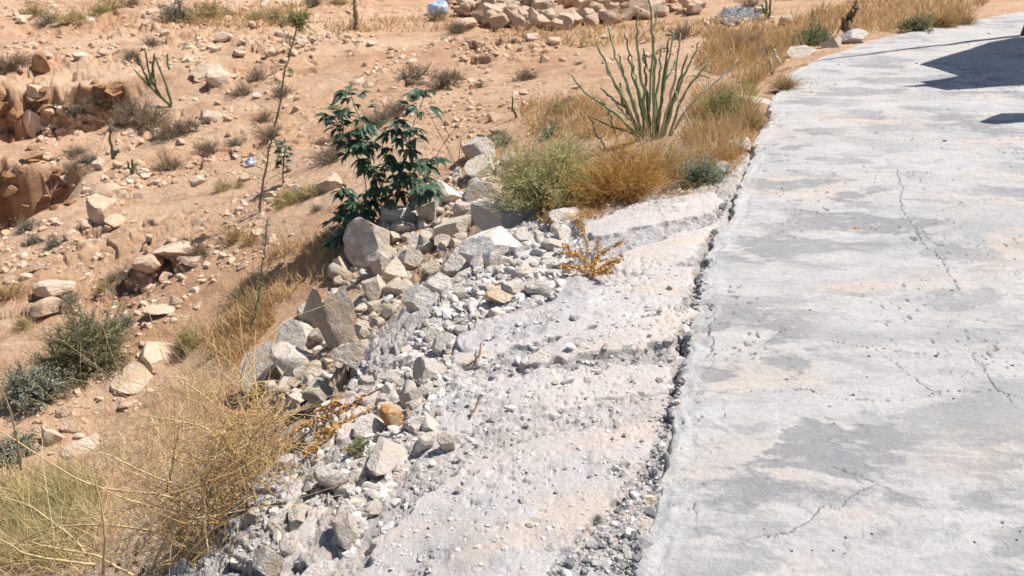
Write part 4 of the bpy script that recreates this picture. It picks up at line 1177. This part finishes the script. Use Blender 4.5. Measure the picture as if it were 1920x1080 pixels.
# gnarled stump in the golden grass
t = empty('gnarled_stump', one(1590, 62), 'grey gnarled dead stump in the golden grass by the road', 'stump')
O = np.array(t.location)
for i, pl in enumerate(([(1588, 62), (1590, 42), (1592, 25), (1600, 16)], [(1592, 40), (1604, 22), (1610, 12)], [(1586, 60), (1580, 44), (1582, 30)], [(1604, 20), (1602, 6), (1606, -2)])):
    W = np.array([at(a, c, O[1] + .05 * i) for a, c in pl]); V, F = stem_tube(W - O, .06 - .012 * i, .02, 6, 12, i, .02)
    link('branch', mesh_from('branch', V, F, True, [M['twig']]), t)
# bare forked twigs right of the leafy plant
t = empty('bare_twig', one(800, 345), 'bare forked brown twigs rising beside the leafy plant', 'twig')
O = np.array(t.location); Yt = O[1]
for i, pl in enumerate(([(800, 345), (815, 300), (840, 255), (876, 213)], [(860, 318), (862, 280), (868, 235)], [(860, 318), (835, 270), (810, 225), (795, 195)], [(860, 318), (845, 300), (838, 290)], [(842, 255), (832, 235), (826, 215)])):
    W = np.array([at(a, c, Yt + .1 * i) for a, c in pl]); V, F = stem_tube(W - O, .006, .0025, 5, 12, i, .006)
    link('twig', mesh_from('twig', V, F, True, [M['twig']]), t)

tick('pl')
# --- the big straw shrub hanging from the bank
bp = one(478, 968); YB = bp[1] + .05
t = empty('straw_shrub', bp, 'large tangled dry straw shrub sprawling over the bank edge', 'shrub')
O = np.array(bp)
LONG = [[(463, 985), (400, 958), (313, 928), (250, 922), (167, 913), (80, 860), (0, 808), (-40, 780)], [(377, 1027), (277, 993), (215, 985), (150, 983), (73, 993), (0, 1040), (-30, 1060)],
        [(283, 1073), (313, 1003), (340, 965), (360, 933), (370, 880)], [(313, 923), (325, 860), (337, 797)], [(193, 1085), (197, 997), (187, 933), (167, 863)], [(460, 960), (440, 880), (393, 800), (337, 790), (283, 780), (262, 783)],
        [(470, 930), (430, 830), (410, 763), (372, 735), (345, 715)], [(480, 940), (460, 860), (480, 780), (515, 735)], [(470, 960), (380, 920), (300, 900), (210, 855), (150, 835)], [(460, 980), (400, 985), (320, 960), (230, 935), (160, 900)],
        [(440, 990), (380, 930), (330, 860), (290, 800), (282, 775)], [(180, 1060), (110, 1050), (50, 1040), (0, 1010)], [(250, 1080), (180, 1040), (90, 1025), (50, 1015)], [(40, 880), (32, 830), (20, 770), (-5, 715)],
        [(180, 1068), (140, 1010), (60, 950), (0, 930)], [(470, 960), (420, 900), (440, 830), (500, 760)], [(340, 1080), (350, 1040), (390, 1000), (440, 965)], [(430, 1000), (470, 900), (500, 860)]]
for i, pl in enumerate(LONG):
    rg = random.Random(i + 5); dy = rg.uniform(-.25, .35); Yb = YB - (.25 if pl[0][1] > 1030 else 0)
    W = np.array([at(a, c, Yb + dy * j / (len(pl) - 1)) for j, (a, c) in enumerate(pl)])
    V, F = stem_tube(W - O, .0054, .0022, 5, 22, i, .0012); link('stalk', mesh_from('stalk', V, F, True, [M['straw']]), t)
g = np.random.default_rng(31)
def px_cloud(poly, n, Y, dY): 
    q = sample_poly(poly, n, g); return at(q[:, 0], q[:, 1], Y + g.normal(size=n) * dY)
CORE = [(300, 1080), (330, 940), (400, 830), (470, 760), (540, 770), (555, 830), (500, 900), (440, 980), (370, 1080)]
WIDE = [(0, 1080), (60, 1000), (180, 930), (260, 850), (330, 760), (420, 700), (500, 720), (555, 800), (480, 920), (380, 1080)]
q = px_cloud(CORE, 640, YB, .16) - O
d = g.normal(size=(640, 3)) + np.array([-.4, .1, .25])
S1 = strands(q, d, g.uniform(.08, .30, 640), 6, g, .5, .05)
V, F = tubes(S1, np.linspace(1, .5, 6)[None] * g.uniform(.0010, .0024, (640, 1))); link('tangle', mesh_from('tangle', V, F, True, [M['straw_dark']]), t)
q = px_cloud(WIDE, 330, YB + .1, .25) - O
d = g.normal(size=(330, 3)) + np.array([-.5, 0, .35])
S2 = strands(q, d, g.uniform(.15, .5, 330), 7, g, .4, .03)
V, F = tubes(S2, np.linspace(1, .5, 7)[None] * g.uniform(.0009, .0020, (330, 1))); link('twigs', mesh_from('twigs', V, F, True, [M['straw']]), t)
p_, d_ = pick(np.concatenate([S1]), 2600, g, .2)
V, F = leaves(p_, d_ + g.normal(size=d_.shape) * .03, g.uniform(.006, .016, 2600), g.uniform(.002, .005, 2600), g); link('foliage', mesh_from('foliage', V, F, True, [M['straw']]), t)

# --- brown litter and sprigs on the bank
def sprig(name, label, paths, Yoff, mt, n, cat='sprig'):
    b = one(*paths[0][0]); t = empty(name, b, label, cat); g = np.random.default_rng(n)
    for i, pl in enumerate(paths):
        C = cast([a for a, c in pl], [c for a, c in pl]); C[:, 2] += .015 + Yoff * np.linspace(0, 1, len(pl))
        V, F = stem_tube(C - b, .0045, .0022, 5, 12, i, .003)
        S = []
        tt = np.linspace(0, 1, len(pl)); s = g.uniform(.1, 1, n)
        q = np.stack([np.interp(s, tt, C[:, j]) for j in range(3)], -1) - b + g.normal(size=(n, 3)) * .006
        V2, F2 = leaves(q, g.normal(size=(n, 3)) + np.array([0, 0, .3]), g.uniform(.010, .024, n), g.uniform(.006, .013, n), g)
        link('stem', mesh_from('stem', V, F, True, [M['twig']]), t); link('foliage', mesh_from('foliage', V2, F2, True, [M[mt]]), t)
sprig('rusty_sprig', 'branching rust orange dry sprig lying in the middle of the bank', [[(1105, 520), (1085, 490), (1060, 500)], [(1105, 520), (1100, 470), (1090, 440), (1088, 420)], [(1105, 520), (1125, 490), (1168, 475)], [(1105, 520), (1140, 508), (1165, 510)],
      [(1105, 520), (1075, 515), (1050, 525)], [(1105, 520), (1118, 500), (1122, 470)], [(1105, 520), (1130, 525), (1140, 530)]], .06, 'dry_orange', 190)
sprig('rusty_sprig', 'upright rusty sprig below the round green shrub', [[(1012, 418), (1005, 405), (1000, 385)], [(1022, 415), (1020, 400), (1022, 388)], [(1030, 430), (1034, 418), (1036, 410)]], .12, 'dry_orange', 80)
sprig('rusty_sprig', 'rusty sprig hanging over the grey rubble under the white slab', [[(1085, 420), (1092, 440), (1088, 465)], [(1078, 415), (1085, 425), (1080, 445)], [(1055, 460), (1062, 475), (1058, 485)]], .05, 'dry_orange', 60)
sprig('rusty_trailer', 'longer rust orange trailing stem over the white rubble', [[(715, 733), (660, 765), (610, 795), (570, 812), (545, 830)], [(660, 745), (630, 765), (590, 790)]], .03, 'dry_orange', 220, 'trailing stem')
sprig('rusty_trailer', 'shorter rust orange trailing stem just downhill of the longer one', [[(712, 765), (670, 790), (625, 815), (590, 835)], [(640, 800), (600, 840), (570, 870)]], .03, 'dry_orange', 190, 'trailing stem')
sprig('dry_leaf_sprig', 'curled brown dry leaves on the concrete crust', [[(875, 692), (890, 688), (902, 680)], [(890, 688), (900, 672), (905, 655)]], .03, 'straw_dark', 12)
sprig('rusty_sprig', 'rusty crust sprig against the long ochre stone', [[(905, 565), (925, 555), (945, 545)]], .02, 'dry_orange', 70)
C = cast([882, 893, 902], [785, 770, 747]); C[:, 2] += .012
V, F = stem_tube(C, .005, .003, 5, 10, 2, .003); o = link('fallen_twig', mesh_from('fallen_twig', V, F, True, [M['twig']])); tag(o, 'short curved brown twig lying on the smooth concrete crust', 'twig')
C = cast([1598, 1606, 1614], [430, 431, 430]); C[:, 2] += .006
V, F = stem_tube(C, .006, .004, 5, 8, 2, .002); o = link('fallen_twig', mesh_from('fallen_twig', V, F, True, [M['dry_orange']])); tag(o, 'tiny rusty twig lying on the open road', 'twig')

tick('str')
# ------------------------------------------------------------------ grass and litter (nobody could count it)
def grass(name, polys, seed, h, mt, label, wid=.010, lean=.35):
    rg = np.random.default_rng(seed)
    px = np.concatenate([sample_poly(p, n, rg) for p, n in polys]); hs = np.concatenate([np.full(n, q) for (p, n), q in zip(polys, h)])
    P = cast(px[:, 0], px[:, 1]); n = len(P)
    clump = .55 + .45 * noise2(P[:, 0] * 2.5, P[:, 1] * 2.5, seed)
    keep = rg.random(n) < np.clip(clump * 1.35, .05, 1)
    P, hs, clump = P[keep], hs[keep], clump[keep]; n = len(P)
    dd = np.linalg.norm(P - np.array([0, 0, CAM_Z]), axis=1)
    L = hs * rg.uniform(.5, 1.2, n) * (.6 + .5 * clump)
    d = rg.normal(size=(n, 3)) * np.array([1, 1, 0]) * lean + np.array([0, 0, 1.])
    S = strands(P - np.array([0, 0, .01]), d, L, 4, rg, .25, .03, .15)
    side = np.cross(d, rg.normal(size=(n, 3))); side /= np.linalg.norm(side, axis=1, keepdims=True)
    w = (wid * dd / 9.0 * rg.uniform(.5, 1.2, n))[:, None, None] * np.array([1, .8, .5, .1])[None, :, None]
    V = np.stack([S - side[:, None] * w * .5, S + side[:, None] * w * .5], 2).reshape(-1, 3)
    idx = np.arange(n * 8).reshape(n, 4, 2)
    F = np.stack([idx[:, :-1, 0], idx[:, :-1, 1], idx[:, 1:, 1], idx[:, 1:, 0]], -1).reshape(-1, 4)
    o = link(name, mesh_from(name, V, F, True, [M[mt]])); tag(o, label, kind='stuff'); return o

grass('dry_grass', [([(430, 560), (520, 470), (650, 440), (670, 480), (600, 540), (520, 570), (440, 640)], 2200), ([(1280, 260), (1300, 180), (1400, 170), (1430, 240), (1380, 300), (1300, 320)], 5000),
                    ([(1440, 100), (1480, 40), (1620, 0), (1860, 0), (1820, 30), (1660, 65), (1540, 60), (1500, 100)], 4000), ([(1300, 130), (1330, 60), (1480, 60), (1480, 110), (1420, 160)], 4500),
                    ([(300, 20), (560, 15), (560, 50), (300, 55)], 2200), ([(600, 40), (860, 30), (860, 60), (620, 62)], 900), ([(900, 60), (1450, 30), (1450, 60), (1100, 90)], 2500), ([(960, 200), (1120, 180), (1200, 260), (1000, 260)], 2500), ([(380, 640), (480, 560), (520, 600), (430, 700)], 1500)],
      1, [.24, .2, .30, .22, .2, .2, .2, .16, .2], 'gold', 'golden dry grass of the valley and the road verge', .011)
grass('pale_grass', [([(170, 980), (200, 830), (300, 740), (420, 640), (450, 720), (330, 900), (200, 1080)], 900), ([(0, 1080), (0, 900), (180, 880), (220, 1000), (160, 1080)], 2200)],
      2, [.36, .30], 'straw', 'pale straw grass below the bank', .007, .5)
grass('green_grass', [([(0, 1060), (0, 900), (120, 880), (190, 930), (150, 1060)], 5000), ([(510, 385), (600, 350), (600, 362), (520, 398)], 700), ([(1010, 215), (1080, 195), (1080, 215), (1020, 230)], 600), ([(1340, 200), (1410, 150), (1420, 190), (1360, 230)], 1500)],
      3, [.26, .12, .12, .18], 'grass_green', 'dusty green grass below the bank', .007, .5)
grass('dry_litter', [(SLOPE, 5200), ([(1080, 395), (1260, 340), (1370, 330), (1420, 270), (1400, 240), (1260, 290), (1100, 370)], 5500), ([(600, 660), (680, 600), (720, 620), (640, 690)], 900), ([(1000, 410), (1140, 385), (1200, 390), (1040, 425)], 1800)],
      4, [.05, .10, .06, .07], 'dry_orange', 'rust brown dry litter among the stones', .006, .9)
for (px_, py_, w_, lab) in ((1405, 240, 34, 'golden grass tuft at the road edge'), (1375, 100, 30, 'golden tuft beside the road bend'), (1470, 165, 22, 'small straw tuft on the broken road edge'), (1765, 50, 26, 'rusty tuft at the far road edge'), (1800, 45, 20, 'rusty tuft next to the far road stones')):
    p = one(px_, py_); k = scale_at(p)
    g = np.random.default_rng(px_); n = 420
    d = hemi(n, g, .35); S = strands(g.normal(size=(n, 3)) * np.array([1, 1, 0]) * w_ * k * .25, d, w_ * k * 1.5 * g.uniform(.5, 1.1, n), 5, g, .25, .03, .25)
    V, F = tubes(S, np.linspace(1, .3, 5)[None] * np.full((n, 1), .5 * k)); o = link('grass_tuft', mesh_from('grass_tuft', V, F, True, [M['gold']]), None, p); tag(o, lab, 'grass tuft')

tick('grass')
# ------------------------------------------------------------------ rubbish
def crumple(name, px_, py_, w, h, mt, label):
    p = one(px_, py_); k = scale_at(p)
    V, F = ICO[3]; V = V.copy(); V = V * (1 + .28 * noise3(V * 1.7 + px_, 3)[:, None] + .14 * noise3(V * 5 + px_, 4)[:, None])
    o = link(name, mesh_from(name, V * np.array([w, w * .7, h]) * k * .5, F, True, [M[mt]], rad(30)), None, (p[0], p[1], p[2] + h * k * .35)); tag(o, label, 'litter')
crumple('plastic_bag', 822, 26, 34, 26, 'blue_bag', 'pale blue crumpled plastic bag at the end of the stone heap')
crumple('plastic_bag', 470, 312, 17, 17, 'blue_deep', 'small bright blue plastic scrap among stones in the valley')
M['chips'] = isl_mat('crust_chips', [(0, (.46, .445, .435)), (.5, (.56, .52, .49)), (1, (.64, .61, .585))])
P, S = px_scatter([(APRON, 1100)], 18, 2.5, 11, 3.0)
merged_stones('crust_chippings_gravel', P, S, 'chips', 'crumbs of concrete stuck in the crust of the bank', 19, 1, (.4, .8))
ROADPX = [(1230, 1075), (1330, 560), (1390, 360), (1500, 130), (1700, 75), (1920, 40), (1920, 1075)]
P, S = px_scatter([(ROADPX, 700)], 21, 1.5, 6.5, 3.5)
merged_stones('road_grit_gravel', P, S, 'grit_dark', 'dark specks of grit scattered over the road', 22, 1, (.4, .8))
# grey gravel patch on the far flat
P, S = px_scatter([([(1335, 40), (1360, 15), (1430, 12), (1425, 35), (1370, 48)], 1500)], 15, 3, 8)
merged_stones('grey_gravel', P, S, 'grit', 'patch of grey gravel beyond the road bend', 16)

# ------------------------------------------------------------------ the pole, and an unseen sail shaped to throw the road shadow
def flatp(px_, py_): 
    q = flat_pt(px_, py_); return np.array([q[0], q[1], 0.])
k = N('canvas'); v = k.coord(); a = k.noise(v, 3, 5); M['canvas'] = k.done(k.ramp(a, [(.3, (.30, .26, .20)), (.7, (.42, .37, .30))]), .9)
k = N('weathered_wood'); v = k.coord((1, 1, .12)); a = k.noise(v, 14, 6); k.bump(a, .02); M['wood'] = k.done(k.ramp(a, [(.3, (.07, .045, .03)), (.7, (.17, .115, .075))]), .9)
foot = flatp(1919, 66); tip_s = flatp(1425, 126)
H_pole = float(np.linalg.norm(tip_s - foot)) * math.tan(SUN_EL)
top = tip_s + np.array(SUN) * (H_pole / SUN[2]) - foot
t = empty('pole_with_shadow_sail', foot, 'dark wooden pole by the road with an unseen sail shaped to cast the road shadow', 'pole and shadow caster')
V, F = stem_tube(np.array([[0, 0, -.1], top * .5 + np.array([.03, 0, 0]), top]), .055, .018, 8, 18, 1, .004); link('pole', mesh_from('pole', V, F, True, [M['wood']]), t)
SH = [(1905, 70), (1860, 78), (1797, 98), (1747, 113), (1723, 121), (1763, 132), (1797, 143), (1763, 150), (1723, 154), (1735, 158), (1680, 163), (1737, 162), (1773, 170), (1847, 166), (1920, 161), (2040, 150), (2060, 66)]  # shadow outline on the road, projected sunward to shape the unseen sail
def sail(poly, hts, name):
    G = np.array([flatp(*q) for q in poly]); hh = np.interp(np.arange(len(poly)), np.linspace(0, len(poly) - 1, len(hts)), hts)
    s = np.array(SUN); V = G + (hh / s[2])[:, None] * s[None] - foot
    bm = bmesh.new(); vs = [bm.verts.new(q) for q in V]; f = bm.faces.new(vs); bmesh.ops.triangulate(bm, faces=[f])
    bmesh.ops.solidify(bm, geom=bm.faces[:], thickness=.006)
    me = bpy.data.meshes.new(name); bm.to_mesh(me); bm.free(); me.materials.append(M['canvas']); link(name, me, t)
sail(SH, [2.7, 2.5, 2.3, 2.3, 2.5, 2.8], 'canvas')
sail([(1925, 212), (1877, 213), (1907, 223), (1890, 227), (1833, 231), (1863, 235), (1925, 231)], [2.4, 2.2, 2.4], 'shadow_flap')  # second unseen piece, shaped to cast the lower shadow
G = flatp(2050, 110) + np.array(SUN) * (2.7 / SUN[2]) - foot
V, F = stem_tube(np.array([[G[0], G[1], -.1], [G[0], G[1], 1.3], [G[0], G[1], 2.75]]), .04, .035, 8, 8, 2, .003); link('support_post', mesh_from('support_post', V, F, True, [M['wood']]), t)

tick('end')
# ------------------------------------------------------------------ light, sky, camera
w = bpy.data.worlds.new('World'); SC.world = w; w.use_nodes = True
nt = w.node_tree; bg = nt.nodes['Background']; sky = nt.nodes.new('ShaderNodeTexSky')
sky.sky_type = 'NISHITA'; sky.sun_disc = False; sky.sun_elevation = SUN_EL; sky.sun_rotation = SUN_AZ; sky.dust_density = .6
nt.links.new(sky.outputs[0], bg.inputs[0]); bg.inputs[1].default_value = .08
L = bpy.data.lights.new('sun', 'SUN'); L.energy = 5.0; L.angle = rad(.53); L.color = (1, .955, .89)
so = bpy.data.objects.new('sun', L); COL.objects.link(so); so.rotation_euler = (-SUN).to_track_quat('-Z', 'Y').to_euler(); so.location = (10, 6, 20)
cd = bpy.data.cameras.new('camera'); cam = bpy.data.objects.new('camera', cd); COL.objects.link(cam)
cam.location = (0, 0, CAM_Z); cam.rotation_euler = (math.pi / 2 - PITCH, 0, 0)
cd.sensor_width = 36; cd.lens = 36 * FPX / 1920; cd.dof.use_dof = True; cd.dof.focus_distance = 3.3; cd.dof.aperture_fstop = 6.3; cd.clip_start = .05; cd.clip_end = 600
SC.camera = cam
SC.view_settings.view_transform = 'Standard'; SC.view_settings.look = 'None'; SC.view_settings.gamma = 1; SC.view_settings.exposure = .36
